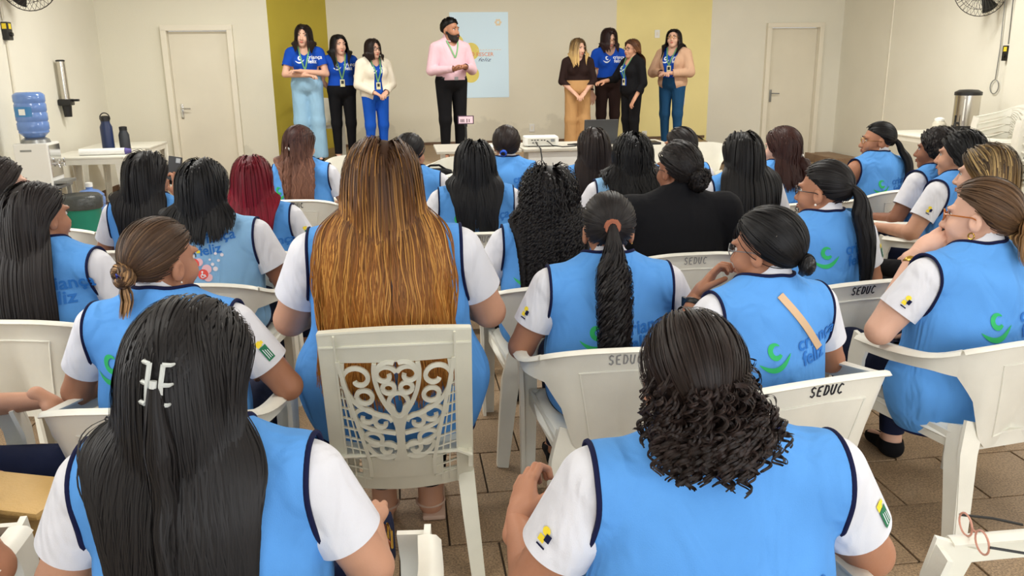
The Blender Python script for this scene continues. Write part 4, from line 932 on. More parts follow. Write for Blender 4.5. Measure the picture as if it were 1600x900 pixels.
    def leg(s, P, k, g=0.0, wide=0.0):
        h, kn, an = s.lg[k]; q = 0.6+0.4*s.w
        d = rcone(P, h, kn, 0.086*q+g, 0.060*q+g+wide*0.4); return smin(d, rcone(P, kn, an, 0.058*q+g+wide*0.4, 0.037+g+wide), 0.03)
    def foot(s, P, k, g=0.0):
        h, kn, an = s.lg[k]; sg = -1 if k == 'L' else 1
        d = rcone(P, an+A3(0, -0.02, -0.045), an+A3(sg*0.02, 0.135, -0.058), 0.034+g, 0.026+g)
        return smin(d, rcone(P, an, an+A3(0, 0.0, -0.04), 0.036+g, 0.036+g), 0.03)
    def full(s, P):
        d = s.torso(P); d = smin(d, s.neck(P), 0.03); d = smin(d, s.head(P), 0.018)
        for k in 'LR':
            d = smin(d, np.minimum(s.upper(P, k), 1e3), 0.035); d = smin(d, s.fore(P, k), 0.012)
            d = smin(d, s.leg(P, k), 0.03); d = smin(d, s.foot(P, k), 0.015)
        return d
    def tee(s, P, g=0.008, sleeve=0.012, full=False):
        d = s.torso(P)
        d = smin(d, s.neck(P)+0.004, 0.025)-g
        for k in 'LR':
            d = smin(d, s.upper(P, k, g*0.7+sleeve*0.4, sleeve), 0.018 if full else 0.03)
            if full: d = smin(d, s.fore(P, k, g*0.7+sleeve*0.5), 0.012)
        return d
    def vest(s, P, g=0.020, drop=0.0):
        dz = s.dz; d = s.torso(P)-g
        # the tabard hangs loosely from the shoulder blades
        d = smin(d, ell(P, (0, -0.01, 0.70+dz), (0.182*s.w+s.belly*0.4, 0.135*s.b+s.belly, 0.22)), 0.05)
        if drop: d = smin(d, ell(P, (0, 0.0, 0.50+dz), (0.235*s.w, 0.165*s.b, 0.26)), 0.05)
        for k in 'LR': d = smin(d, rcone(P, s.sh[k], s.sh[k]*0.75+s.el[k]*0.25, 0.056*s.arm+g*0.9, 0.05*s.arm+g*0.9), 0.03)
        ph = P[:, 0]*21+np.sin(P[:, 2]*9+s.w*31)*1.7
        return d+0.0045*np.sin(ph)*np.clip((0.93+dz-P[:, 2])/0.2, 0, 1)+0.0036*np.sin(P[:, 2]*26+P[:, 0]*14+s.w*57)

def face_parts(mb, B, brow=(40, 28, 22), lips=1):
    R = B.Rh; T = lambda p: B.Hc+R@np.asarray(p, float)
    for sg in (-1, 1):
        mb.mi = 1; mb.sphere(T((sg*0.031, 0.0775, 0.004)), (0.0135, 0.0125, 0.0085), 10, R)
        mb.mi = 2; mb.sphere(T((sg*0.031, 0.0865, 0.004)), (0.0062, 0.0045, 0.0062), 8, R)
        mb.mi = 2; mb.tube([T((sg*(0.031+0.019*math.cos(a)), 0.0835+0.006*math.sin(a)-0.004*abs(math.cos(a)), 0.004+0.0105*math.sin(a))) for a in np.linspace(0.15, math.pi-0.15, 7)], 0.0016, 5)
        mb.mi = 2; mb.tube([T((sg*x, y, z)) for x, y, z in ((0.013, 0.096, 0.0265), (0.026, 0.0975, 0.031), (0.038, 0.092, 0.030), (0.049, 0.080, 0.0235))], [0.0032, 0.0034, 0.003, 0.0014], 6)
    mb.mi = 3
    mb.sphere(T((0, 0.1035, -0.0635)), (0.0215, 0.0052, 0.0048), 10, R); mb.sphere(T((0, 0.1035, -0.0725)), (0.0185, 0.0058, 0.0056), 10, R)

def frame_from(y, zhint):
    y = y/np.linalg.norm(y); z = np.asarray(zhint, float); z = z-y*(z@y); z /= np.linalg.norm(z)+1e-9; x = np.cross(y, z)
    return np.stack([x, y, z], 1)
M_EYEW = mat('eye_white', (232, 226, 220), 0.3); M_EYED = mat('eye_dark', (32, 22, 18), 0.3)
def lip_mat(sk): return mat('lip_%d' % sk[0], tuple(int(q) for q in (sk[0]*0.86, sk[1]*0.62, sk[2]*0.62)), 0.4)

def body_mesh(B, root, sk, px, hands=None, face=True, name='body'):
    h = float(np.clip(6/px, 0.012, 0.020)); hf = float(np.clip(2.2/px, 0.0052, 0.009))
    zt = B.Hc[2]+0.15; xm = max(abs(B.el['L'][0]), abs(B.el['R'][0]), abs(B.wr['L'][0]), abs(B.wr['R'][0]), 0.25)+0.09
    ys = [B.wr[k][1] for k in 'LR']+[B.el[k][1] for k in 'LR']
    y0, y1 = min([-0.24]+[q-0.08 for q in ys]), max([0.62 if B.seated else 0.24]+[q+0.07 for q in ys])
    hc = B.Hc
    V, Fc = surf_nets(B.full, axis_grid(-xm, xm, h, (hc[0]-0.1, hc[0]+0.1, hf)), axis_grid(y0, y1, h, (hc[1]-0.12, hc[1]+0.13, hf)), axis_grid(-0.02, zt, h, (hc[2]-0.15, zt, hf)))
    mb = MB(); mb.V = [tuple(v) for v in V]; mb.F = Fc.tolist(); mb.MI = [0]*len(Fc)
    for k in 'LR':
        cfg = (hands or {}).get(k)
        if cfg is None: cfg = dict(curl=0.45)
        side = 1 if k == 'L' else -1
        hv, hF = hand_mesh(cfg.get('curl', 0.45), 0.0042 if px > 300 else 0.0065, side)
        d = np.asarray(cfg['dir'], float) if 'dir' in cfg else (B.wr[k]-B.el[k])
        Fm = frame_from(d, cfg.get('back', (0, 0, 1)))
        q = (hv*cfg.get('s', 1.0))@Fm.T+B.wr[k]
        if np.linalg.det(Fm) < 0: hF = hF[:, ::-1]
        mb.mi = 0; mb.add(q, hF.tolist())
    if face: face_parts(mb, B)
    me = bpy.data.meshes.new(name); me.from_pydata(mb.V, [], mb.F)
    for m in (skin(sk), M_EYEW, M_EYED, lip_mat(sk)): me.materials.append(m)
    me.polygons.foreach_set('material_index', mb.MI); me.polygons.foreach_set('use_smooth', [True]*len(mb.F)); me.update()
    o = bpy.data.objects.new(name, me); COL.objects.link(o); o.parent = root
    return o
def garment_grid(B, h, legs=False, arms=True):
    xs = [abs(B.el[k][0]) for k in 'LR']+([abs(B.wr[k][0]) for k in 'LR'])
    xm = max(xs+[0.30])+0.11 if arms else 0.27*B.w+0.08
    ys = [B.wr[k][1] for k in 'LR']+[B.el[k][1] for k in 'LR']
    y0, y1 = (min([-0.27]+[q-0.09 for q in ys]), max([0.27]+[q+0.09 for q in ys])) if arms else (-0.30-B.belly, 0.30+B.belly)
    return axis_grid(-xm, xm, h), axis_grid(y0, y1, h)
def sleeve_cut(B, V, t0):
    """>0 keeps what lies above fraction t0 of each upper arm"""
    g = np.full(len(V), 1.0)
    for k in 'LR':
        a, b = B.sh[k], B.el[k]; ab = b-a; t = ((V-a)@ab)/(ab@ab); dist = np.linalg.norm(V-a-np.clip(t, 0, 1.2)[:, None]*ab, axis=1)
        near = dist < 0.105*max(1, B.arm)
        fr = np.linalg.norm(V-B.wr[k], axis=1) < 0.5*np.linalg.norm(B.wr[k]-b)
        sg = -1 if k == 'L' else 1
        lim = (t0-t)*np.linalg.norm(ab)
        out = near & (V[:, 0]*sg > 0.11*B.w)
        g = np.where(out, np.minimum(g, lim), g)
    return g
def neck_cut(B, V, r, dz=0.0, ry=1.0, front=0.0):
    """>0 outside an ellipse about the neck base"""
    c = B.C7+A3(0, 0.02, dz); q = V-c
    k = np.sqrt((q[:, 0]/r)**2+((q[:, 1]-front*0.4)/(r*ry+np.where(q[:, 1] > 0, front, 0)))**2)
    return np.where(V[:, 2] > B.C7[2]-0.17, (k-1)*r, 1.0)
def make_tee(B, root, m, px, t0=0.62, hem=0.44, neck=0.078, g=0.008, sleeve=0.012, name='shirt', full=False, cuff=0.0, front=0.02, openw=None):
    h = float(np.clip(5.0/px, 0.0095, 0.018)) if not full else 0.012; xs, ys = garment_grid(B, h)
    fn = lambda P: B.tee(P, g, sleeve, full); z0 = (hem+B.dz)-0.03
    if full or True: z0 = min([z0]+[B.el[k][2]-0.07 for k in 'LR']+([B.wr[k][2]-0.07 for k in 'LR'] if full else []))
    V, Fc = surf_nets(fn, xs, ys, axis_grid(z0, B.C7[2]+0.07, h))
    V, Fc, _ = clip(V, Fc, np.where(np.abs(V[:, 0]) < 0.24*B.w, V[:, 2]-(hem+B.dz), 1.0) if True else 0)
    if not full: V, Fc, _ = clip(V, Fc, sleeve_cut(B, V, t0))
    else:
        for k in 'LR':
            a, b = B.el[k], B.wr[k]; ab = b-a; t = ((V-a)@ab)/(ab@ab)
            near = np.linalg.norm(V-a-np.clip(t, 0, 1.3)[:, None]*ab, axis=1) < 0.07*max(1, B.arm)
            V, Fc, _ = clip(V, Fc, np.where(near, (1-cuff)-t, 1.0))
    V, Fc, lo = clip(V, Fc, neck_cut(B, V, neck, 0, 0.9, front), True)
    if openw: V, Fc, lo = clip(V, Fc, np.where(V[:, 1] > 0.02, np.abs(V[:, 0])-openw*np.interp(V[:, 2]-B.dz, [0.5, 0.62, 0.72, 0.95], [1.15, 0.9, 0.8, 1.25]), 1.0))
    o = mesh_obj(name, V, Fc, m, root)
    return o, fn
def make_vest(B, root, m, px, hem=0.44, xa=0.168, neck=0.090, drop=0.0, light=False):
    h = float(np.clip(5.0/px, 0.0095, 0.018)); xs, ys = garment_grid(B, h, arms=False)
    fn = lambda P: B.vest(P, drop=drop)
    V, Fc = surf_nets(fn, xs, ys, axis_grid(hem-0.03+B.dz, B.C7[2]+0.08, h))
    bind = []; rp = max(0.0052, 1.0/px)
    V, Fc, lo = clip(V, Fc, V[:, 2]-(hem+B.dz), True)
    bind += [(smooth_line(P, c, 2), rp, c) for P, c in lo]
    for sg in (-1, 1):
        zz = np.clip((V[:, 2]-B.dz-0.70)/0.24, 0, 1)
        lim = B.w*(xa+0.045*(1-zz)**2+0.012*zz)          # armhole edge, lower part swings out to the side seam
        g = np.where(V[:, 2]-B.dz > 0.60, lim-sg*V[:, 0], 1.0)
        low = (0.69+B.dz-V[:, 2])*1.4
        g = np.maximum(g, np.minimum(low, 0.3))
        V, Fc, lo = clip(V, Fc, g, True)
        bind += [(smooth_line(P, c, 4), rp, c) for P, c in lo]
    V, Fc, lo = clip(V, Fc, neck_cut(B, V, neck, 0, 1.0, 0.02), True)
    bind += [(smooth_line(P, c, 4), rp*1.15, c) for P, c in lo]
    o = mesh_obj('vest', V, Fc, m, root)
    for P, rr, c in bind: MB().tube(P, rr, 6, c).build('binding', M_NAVY, o, 60)['label'] = 'navy binding tape'
    return o, fn
def make_trousers(B, root, m, px, waist=0.60, ankle=0.11, wide=0.0, g=0.010, name='trousers'):
    h = float(np.clip(6.0/px, 0.014, 0.022))
    def fn(P):
        d = ell(P, (0, -0.005, 0.545+B.dz), (0.178*B.w*B.hip+g, 0.135*B.b+B.belly*0.4+g, 0.118+g)); d = smin(d, ell(P, (0, 0.005, 0.66+B.dz), (0.160*B.w+B.belly*0.5+g, 0.118*B.b+B.belly+g, 0.13)), 0.06)
        for k in 'LR': d = smin(d, B.leg(P, k, g, wide), 0.02)
        return d
    kx = max(abs(B.lg[k][i][0]) for k in 'LR' for i in range(3))
    xs = axis_grid(-max(0.27*B.w, kx+0.13), max(0.27*B.w, kx+0.13), h); ys = axis_grid(-0.26, 0.60 if B.seated else 0.26, h)
    V, Fc = surf_nets(fn, xs, ys, axis_grid(0.03, waist+B.dz+0.03, h))
    V, Fc, _ = clip(V, Fc, waist+B.dz-V[:, 2]); V, Fc, _ = clip(V, Fc, V[:, 2]-ankle)
    return mesh_obj(name, V, Fc, m, root)
def make_shoes(B, root, m, px):
    h = float(np.clip(4.0/px, 0.008, 0.014))
    for k in 'LR':
        an = B.lg[k][2]
        fn = lambda P: B.foot(P, k, 0.006)
        V, Fc = surf_nets(fn, axis_grid(an[0]-0.08, an[0]+0.08, h), axis_grid(an[1]-0.10, an[1]+0.22, h), axis_grid(-0.03, an[2]+0.06, h))
        V[:, 2] = np.maximum(V[:, 2], 0.004)
        V, Fc, _ = clip(V, Fc, 0.075-V[:, 2]-np.clip(V[:, 1]-an[1]-0.02, 0, 0.3)*0.25)
        mesh_obj('shoe', V, Fc, m, root)

def logo_shapes(s=1.0):
    """ring of the letter c over a smile-shaped swoosh; unit about s wide, origin at the centre"""
    a = np.linspace(0.75, 5.6, 22); ring = np.stack([0.17*np.cos(a)+0.05, 0.19*np.sin(a)+0.18], 1)
    w = np.interp(a, [0.75, 2.2, 4.6, 5.6], [0.03, 0.14, 0.15, 0.09])
    t = np.linspace(-1, 1, 20); sw = np.stack([0.50*t, -0.34+0.30*t*t+0.06*t], 1); w2 = 0.15*(1-t*t)**0.8+0.01
    V, Fc = merge2d([band2d(ring, w), band2d(sw, w2)])
    return V*s, Fc
def print_on(fn, o, ex, ey, dr, V2, Fc, material, parent, name, off=0.002):
    P = decal(V2, fn, o, ex, ey, dr, off); return mesh_obj(name, P, Fc, material, parent, smooth=False)
def rot2(V, a): c, s = math.cos(a), math.sin(a); return np.stack([V[:, 0]*c-V[:, 1]*s, V[:, 0]*s+V[:, 1]*c], 1)
def vest_print(B, vest, fn, z=0.745, x=0.0, s=1.0, tilt=0.05, white=False, logo=True, text=True, front=False, tm=None, gm=None):
    """green emblem and two-line wording on the back (or front) of a garment"""
    dz = B.dz; dr = A3(0, -1, 0) if front else A3(0, 1, 0); ex = A3(-1, 0, 0) if front else A3(1, 0, 0); ey = A3(0, 0, 1)
    o = A3(x*(-1 if front else 1), 0, z+dz)
    if logo:
        V, Fc = logo_shapes(0.088*s); V = rot2(V, tilt)+A3(-0.072*s, 0.0)
        print_on(fn, o, ex, ey, dr, V, Fc, gm or (M_PRW if white else M_GREEN), vest, 'emblem', 0.0025)
    if text:
        parts = []
        for k, (t, dx, dy) in enumerate((('criança', 0.0, 0.012), ('feliz', 0.010, -0.030))):
            V, Fc = text2d(t, 0.018); parts.append((V*A3(0.052, 0.052)*s+A3(dx*s, dy*s), Fc))
        V, Fc = merge2d(parts); V = rot2(V, tilt)+A3(0.0, -0.005)
        print_on(fn, o, ex, ey, dr, V, Fc, tm or (M_PRW if white else M_TXT), vest, 'lettering', 0.0028)
def sleeve_badge(B, shirt, fn, k, style):
    sg = -1 if k == 'L' else 1; a, b = B.sh[k], B.el[k]; o = a*0.60+b*0.40; ey = (a-b)/np.linalg.norm(a-b)
    dr = A3(-sg*0.8, 0.62, 0.1); dr = dr-ey*(dr@ey); dr /= np.linalg.norm(dr); ex = np.cross(dr, ey)*1.0
    def quad(x0, y0, x1, y1): return np.array([(x0, y0), (x1, y0), (x1, y1), (x0, y1)]), [[0, 1, 2, 3]]
    if style == 'flag':
        V, Fc = merge2d([quad(-0.012+0.024*i/3, -0.034, -0.012+0.024*(i+1)/3, 0.014) for i in range(3)]); print_on(fn, o, ex, ey, dr, V, Fc, M_BADGEG, shirt, 'sleeve_badge', 0.003)
        V, Fc = merge2d([quad(-0.013, 0.016, 0.003, 0.034), quad(-0.006, 0.020, 0.011, 0.030)]); print_on(fn, o, ex, ey, dr, V, Fc, M_BADGEY, shirt, 'sleeve_badge', 0.003)
        V, Fc = merge2d([quad(-0.007+0.006*i, -0.028, -0.005+0.006*i, 0.006-0.004*i) for i in range(3)]); print_on(fn, o, ex, ey, dr, V, Fc, M_PRW, shirt, 'badge_lettering', 0.004)
    else:
        V, Fc = merge2d([disc2d((-0.004, 0.006), 0.009), quad(-0.013, -0.020, 0.002, -0.006)]); print_on(fn, o, ex, ey, dr, V, Fc, M_BADGEY, shirt, 'sleeve_badge', 0.003)
        V, Fc = merge2d([quad(0.000, -0.012, 0.012, 0.004), quad(-0.010, -0.028, 0.010, -0.024)]); print_on(fn, o, ex, ey, dr, V, Fc, M_NAVY, shirt, 'sleeve_badge', 0.004)
# ---------------------------------------------------------------- hair
HC, HR = A3(0, -0.012, 0.03), A3(0.075, 0.096, 0.088)          # cranium in head space
def hairline(n, low=0.0):
    """>0 where hair grows, for unit directions n in head space"""
    y, z, x = n[:, 1], n[:, 2], np.abs(n[:, 0])
    f = np.where(y > 0.05, z-(0.03+0.60*(y-0.05)), 10.0)             # forehead line
    side = z-np.interp(y, [-1, -0.5, -0.25, -0.05, 0.2], [-0.72-low, -0.70-low, -0.44-low, -0.08, 0.03])   # nape and round the ear
    return np.minimum(f, side)
def hair_cap(B, thick=0.010, low=0.0):
    n_lat, n_lon = 22, 36; V = []; Fc = []
    for i in range(n_lat+1):
        t = math.pi*i/n_lat*0.86
        for k in range(n_lon):
            a = 2*math.pi*k/n_lon; V.append((math.sin(t)*math.cos(a), math.sin(t)*math.sin(a), math.cos(t)))
    for i in range(n_lat):
        for k in range(n_lon): Fc.append([i*n_lon+k, (i+1)*n_lon+k, (i+1)*n_lon+(k+1) % n_lon, i*n_lon+(k+1) % n_lon])
    V = np.array(V); V, Fc, _ = clip(V, Fc, hairline(V, low))
    n = V/np.linalg.norm(V, axis=1)[:, None]
    edge = np.clip(hairline(n, low)/0.35, 0.10, 1)
    P = HC+n*(HR+thick*edge[:, None])
    return B.Hc+P@B.Rh.T, Fc
def ribbons(P, N, width, rng, twist=0.15):
    """P,N (n,s,3); width (s,) -> verts, faces"""
    n, s = P.shape[:2]; T = np.gradient(P, axis=1); T /= np.linalg.norm(T, axis=2)[..., None]+1e-9
    W = np.cross(T, N); W /= np.linalg.norm(W, axis=2)[..., None]+1e-9
    Nn = np.cross(W, T); tw = rng.uniform(-twist, twist, (n, 1, 1)); W = W*np.cos(tw)+Nn*np.sin(tw)
    wv = np.asarray(width)[None, :, None]/2*rng.uniform(0.7, 1.25, (n, 1, 1))
    V = np.stack([P-W*wv, P+W*wv], 2).reshape(-1, 3)
    base = (np.arange(n)[:, None]*s+np.arange(s-1)[None])*2; b = base.ravel()
    return V, np.stack([b, b+1, b+3, b+2], 1)
def scalp_roots(n, rng, low=0.0):
    out = []
    while sum(len(o) for o in out) < n:
        d = rng.normal(size=(n*2, 3)); d /= np.linalg.norm(d, axis=1)[:, None]; out.append(d[hairline(d, low) > 0.02])
    return np.concatenate(out)[:n]
class Hair:
    def __init__(s, B, col, px, seed, tips=None, streak=None, vest_g=0.026, shine=1.0):
        s.B = B; s.rng = np.random.default_rng(seed); s.V = []; s.F = []; s.C = []; s.n = 0; s.px = px
        s.col = A3(*lin(col))*0.62; s.tips = A3(*lin(tips))*0.8 if tips else s.col; s.streak = A3(*lin(streak))*0.85 if streak else None
        s.w = float(np.clip(1.5/px, 0.0022, 0.008)); s.g = vest_g
    def out(s, P): return s.B.Hc+P@s.B.Rh.T
    def add(s, V, Fc, C):
        s.V.append(V); s.F += [[i+s.n for i in f] for f in (Fc.tolist() if isinstance(Fc, np.ndarray) else Fc)]; s.C.append(C); s.n += len(V)
    def collide(s, P):
        Q = (P-s.B.Hc)@s.B.Rh; d = ell(Q, HC, HR+0.004); t = s.B.torso(P, True)
        for k in 'LR': t = smin(t, s.B.upper(P, k), 0.03)
        return np.minimum(np.minimum(d, t-s.g), s.B.neck(P)-0.004)
    def colors(s, n, m, tt=None, var=0.25, streaks=0.0):
        t = np.linspace(0, 1, m) if tt is None else tt
        k = np.clip((t-0.12)/0.6, 0, 1)
        c = s.col[None, None]*(1-k[None, :, None])+s.tips[None, None]*k[None, :, None]
        c = np.broadcast_to(c, (n, m, 3)).copy()
        if s.streak is not None and streaks > 0:
            q = (s.rng.random(n) < streaks)[:, None, None]; kk = np.clip((t-0.03)/0.35, 0, 1)[None, :, None]
            c = np.where(q, c*(1-kk*0.75)+s.streak*kk*0.75, c)
        return c*np.exp(s.rng.normal(0, var*0.8, (n, 1, 1)))
    def cap(s, thick=0.010, low=0.0):
        V, Fc = hair_cap(s.B, thick, low); s.add(V, Fc, np.tile(s.col*0.75, (len(V), 1)))
    def put(s, P, N, width, streaks=0.0, var=0.25, tt=None, twist=0.15):
        V, Fc = ribbons(P, N, width, s.rng, twist); C = s.colors(P.shape[0], P.shape[1], tt, var, streaks)
        s.add(V, Fc, np.repeat(C.reshape(-1, 3), 2, 0))
    def sim(s, P0, D0, L, layer, steps, back=0.0, stiff=0.72, xmax=None, yb=1.2):
        B = s.B; n = len(P0); P = P0.copy(); D = D0.copy(); paths = [P.copy()]; nor = []
        ds = (L/steps)[:, None]; G = np.tile(A3(0, 0, -1.0), (n, 1)); Rb = B.Rh@A3(0, -1, 0)
        for i in range(steps):
            Q = (P-B.Hc)@B.Rh
            fr = ((Q[:, 1] > -0.03) & (Q[:, 2] > -0.22))[:, None]*back
            Fo = G+fr*Rb
            if xmax is not None:
                lowz = Q[:, 2] < (-0.06 if yb > 0 else -0.03); ex = P[:, 0]-np.clip(P[:, 0], -xmax, xmax)
                Fo[:, 0] -= np.where(lowz, np.clip(ex*14, -2, 2), 0); Fo[:, 1] -= np.where(lowz & (P[:, 1] > B.C7[1]-0.05), yb, 0)
            D = stiff*D+(1-stiff)*Fo; D /= np.linalg.norm(D, axis=1)[:, None]+1e-9
            P = P+D*ds
            d, g = grad(s.collide, P); pen = np.minimum(d-layer*min(1.0, (i+1)/2.0), 0)
            P = P-pen[:, None]*g
            hit = (pen < 0)[:, None]; dn = np.minimum((D*g).sum(1), 0)[:, None]; D = np.where(hit, D-dn*g, D)
            paths.append(P.copy()); nor.append(g)
        nor.insert(0, nor[0]); return np.stack(paths, 1), np.stack(nor, 1)
    def resample(s, P, N, m):
        k = P.shape[1]; t = np.linspace(0, k-1, m); i = np.clip(t.astype(int), 0, k-2); f = (t-i)[None, :, None]
        # catmull-rom
        p0 = P[:, np.maximum(i-1, 0)]; p1 = P[:, i]; p2 = P[:, i+1]; p3 = P[:, np.minimum(i+2, k-1)]
        Q = 0.5*(2*p1+(p2-p0)*f+(2*p0-5*p1+4*p2-p3)*f**2+(3*p1-p0-3*p2+p3)*f**3)
        return Q, N[:, i]*(1-f)+N[:, i+1]*f
    def clump(s, P, K, amt, power=2.2):
        n = len(P); K = min(K, n); gi = s.rng.choice(n, K, False); R = P[:, P.shape[1]//3]
        near = np.argmin(((R[:, None]-R[gi][None])**2).sum(2), 1); Gd = P[gi][near]; t = np.linspace(0, 1, P.shape[1])[None, :, None]
        return P+(Gd-P)*amt*t**power, near
    def wave(s, P, N, amp, lam, near=None, curl=False, ramp=(0.15, 0.6), jitter=0.25):
        n, m = P.shape[:2]; seg = np.linalg.norm(np.diff(P, axis=1), axis=2); S = np.concatenate([np.zeros((n, 1)), np.cumsum(seg, 1)], 1)
        T = np.gradient(P, axis=1); T /= np.linalg.norm(T, axis=2)[..., None]+1e-9; W = np.cross(T, N); W /= np.linalg.norm(W, axis=2)[..., None]+1e-9
        ph = s.rng.uniform(0, 6.28, 4000)[near] if near is not None else s.rng.uniform(0, 6.28, n)
        lm = lam*(1+s.rng.uniform(-jitter, jitter, n)); a = 2*math.pi*S/lm[:, None]+ph[:, None]+s.rng.normal(0, 0.3, (n, 1))
        t = np.linspace(0, 1, m); r = np.clip((t-ramp[0])/(ramp[1]-ramp[0]), 0, 1)[None, :, None]*amp
        Q = P+W*np.sin(a)[..., None]*r
        if curl: Q = Q+N*(0.8*np.cos(a)+0.6)[..., None]*r
        return Q
    # ---- styles
    def long(s, L, part=0.0, steps=22, n=None, layer=0.022, back=0.8, clump=0.45, wave=0.0, lam=0.12, curl=False, low=0.0, fine=None, under=True, streaks=0.0, stiff=0.72, ragged=0.16, ramp=(0.15, 0.6), flare=0.0, K=60, xmax=0.13, framing=0.0, yb=1.2):
        B = s.B; s.cap(float(np.clip(layer*0.72, 0.012, 0.020)), low)
        n = n or int(np.clip(s.px*2.4, 320, 1800))
        sets = ([(int(n*0.45), s.w*3.4, 0.72, 0.0)] if under else [])+[(n, s.w*1.15, 1.0, 1.0)]
        for cnt, wd, lay, fin in sets:
            d = scalp_roots(cnt, s.rng, low); lo = HC+d*(HR+0.004); P0 = s.out(lo)
            nr = d/HR; nr /= np.linalg.norm(nr, axis=1)[:, None]
            lat = np.where(d[:, 0] > part, 1.0, -1.0)
            want = np.stack([lat*(0.05+0.95*np.clip(d[:, 2], 0, 1)*np.clip(d[:, 1]+0.55, 0, 1)), (1-framing)*(-0.25-0.6*(d[:, 1] > 0)-0.5*np.clip(d[:, 2], 0, 1)), np.full(cnt, -0.55)], 1)
            want[:, 0] += d[:, 0]*0.6
            want -= (want*nr).sum(1)[:, None]*nr; want += nr*0.03; want /= np.linalg.norm(want, axis=1)[:, None]
            Ls = L*s.rng.uniform(1-ragged, 1.04, cnt)*np.interp(d[:, 2], [-0.7, 0.9], [0.80, 1.0]); ly = s.rng.uniform(0.60, 1.0, cnt)*layer*lay+0.003
            P, N = s.sim(P0, want@B.Rh.T, Ls, ly, steps, back, stiff, xmax, yb if not framing else -1.0)
            m = max(steps+1, int(L/(lam/9))) if (wave and curl) else (steps+1 if s.px < 450 else int(steps*1.6))
            m = min(m, 110); P, N = s.resample(P, N, m)
            P, near = s.clump(P, K, clump if fin else 0.2)
            if flare: P = P+N*(flare*np.linspace(0, 1, m)**2)[None, :, None]
            if wave: P = s.wave(P, N, wave*(1 if fin else 0.6), lam, near, curl, ramp)
            t = np.linspace(0, 1, m); s.put(P, N, wd*np.interp(t, [0, 0.1, 0.75, 1], [0.7, 1, 1, 0.25]), streaks, 0.15 if fin else 0.12)
    def gather(s, tie, n=None, low=0.0, sag=0.0, width=None, streaks=0.0, wav=0.0, thick=0.010):
        """strands combed over the skull to the tie point (head space)"""
        s.cap(thick, low); n = n or int(np.clip(s.px*1.5, 220, 1100)); d = scalp_roots(n, s.rng, low)
        T = (np.asarray(tie)-HC)/HR; T /= np.linalg.norm(T); m = 14
        om = np.arccos(np.clip(d@T, -1, 1))[:, None]; t = np.linspace(0, 1, m)[None]
        a = np.sin((1-t)*om)/np.sin(om+1e-6); b = np.sin(t*om)/np.sin(om+1e-6)
        U = a[..., None]*d[:, None]+b[..., None]*T
        U[..., 2] -= sag*np.sin(math.pi*t)*np.clip(om, 0, 1.5)*0.5
        U /= np.linalg.norm(U, axis=2)[..., None]
        r = thick+0.003+s.rng.uniform(0, 0.005, (n, 1))+np.sin(math.pi*t)*0.004
        P = HC+U*(HR+r[..., None]); N = U/HR; N /= np.linalg.norm(N, axis=2)[..., None]
        P = s.out(P.reshape(-1, 3)).reshape(P.shape); N = (N.reshape(-1, 3)@s.B.Rh.T).reshape(N.shape)
        if wav: P = s.wave(P, N, wav, 0.03, None, True, (0, 0.2))
        s.put(P, N, np.full(m, (width or s.w*1.3)), streaks, 0.25, np.linspace(0, 0.15, m), 0.15)
    def tail(s, tie, L, r0=0.014, r1=0.030, r2=0.008, d0=(0, -1, 0.15), n=None, wave=0.0, lam=0.10, curl=False, steps=26, streaks=0.0, stiff=0.6, side=0.0, spread=1.0):
        B = s.B; tie = np.asarray(tie, float); u = (tie-HC)/np.linalg.norm(tie-HC); P0 = s.out((tie+u*0.008)[None]); D0 = (np.asarray(d0, float)/np.linalg.norm(d0))[None]@B.Rh.T
        P, N = s.sim(P0, D0, np.array([L]), np.array([r1*0.95]), steps, 0.3, stiff)
        P, N = P[0], N[0]; m = int(np.clip(L/(lam/8) if curl else steps*1.3, steps, 90))
        Pm, Nm = s.resample(P[None], N[None], m); P, N = Pm[0], Nm[0]
        for _ in range(3): P[1:-1] = 0.5*P[1:-1]+0.25*(P[:-2]+P[2:])
        T = np.gradient(P, axis=0); T /= np.linalg.norm(T, axis=1)[:, None]; W = np.cross(T, N); W /= np.linalg.norm(W, axis=1)[:, None]+1e-9; Nn = np.cross(W, T)
        t = np.linspace(0, 1, m); rad = np.interp(t, [0, 0.04, 0.25, 0.7, 1], [r0, r0*1.1, r1, r1*0.85, r2])
        n = n or int(np.clip(s.px*1.1, 160, 700)); a = s.rng.uniform(0, 6.28, n); q = np.sqrt(s.rng.uniform(0.15, 1, n))
        off = W[None]*(np.cos(a)*q)[:, None, None]*spread+Nn[None]*(np.sin(a)*q)[:, None, None]
        Pp = P[None]+off*rad[None, :, None]
        ln = s.rng.uniform(0.72, 1.02, n); idx = ln[:, None]*np.arange(m)[None]; i = np.clip(idx.astype(int), 0, m-2); f = np.clip(idx-i, 0, 1)[..., None]
        r_ = np.arange(n)[:, None]; Pp = Pp[r_, i]*(1-f)+Pp[r_, i+1]*f
        Nr = np.broadcast_to(off/ (np.linalg.norm(off, axis=2)[..., None]+1e-9), Pp.shape).copy()
        Pp, near = s.clump(Pp, 26, 0.35)
        if wave: Pp = s.wave(Pp, Nr, wave, lam, near, curl, (0.05, 0.4))
        s.put(Pp, Nr, s.w*1.5*np.interp(t, [0, 0.7, 1], [1, 1, 0.3]), streaks, 0.25, np.linspace(0.15, 1, m))
        return P
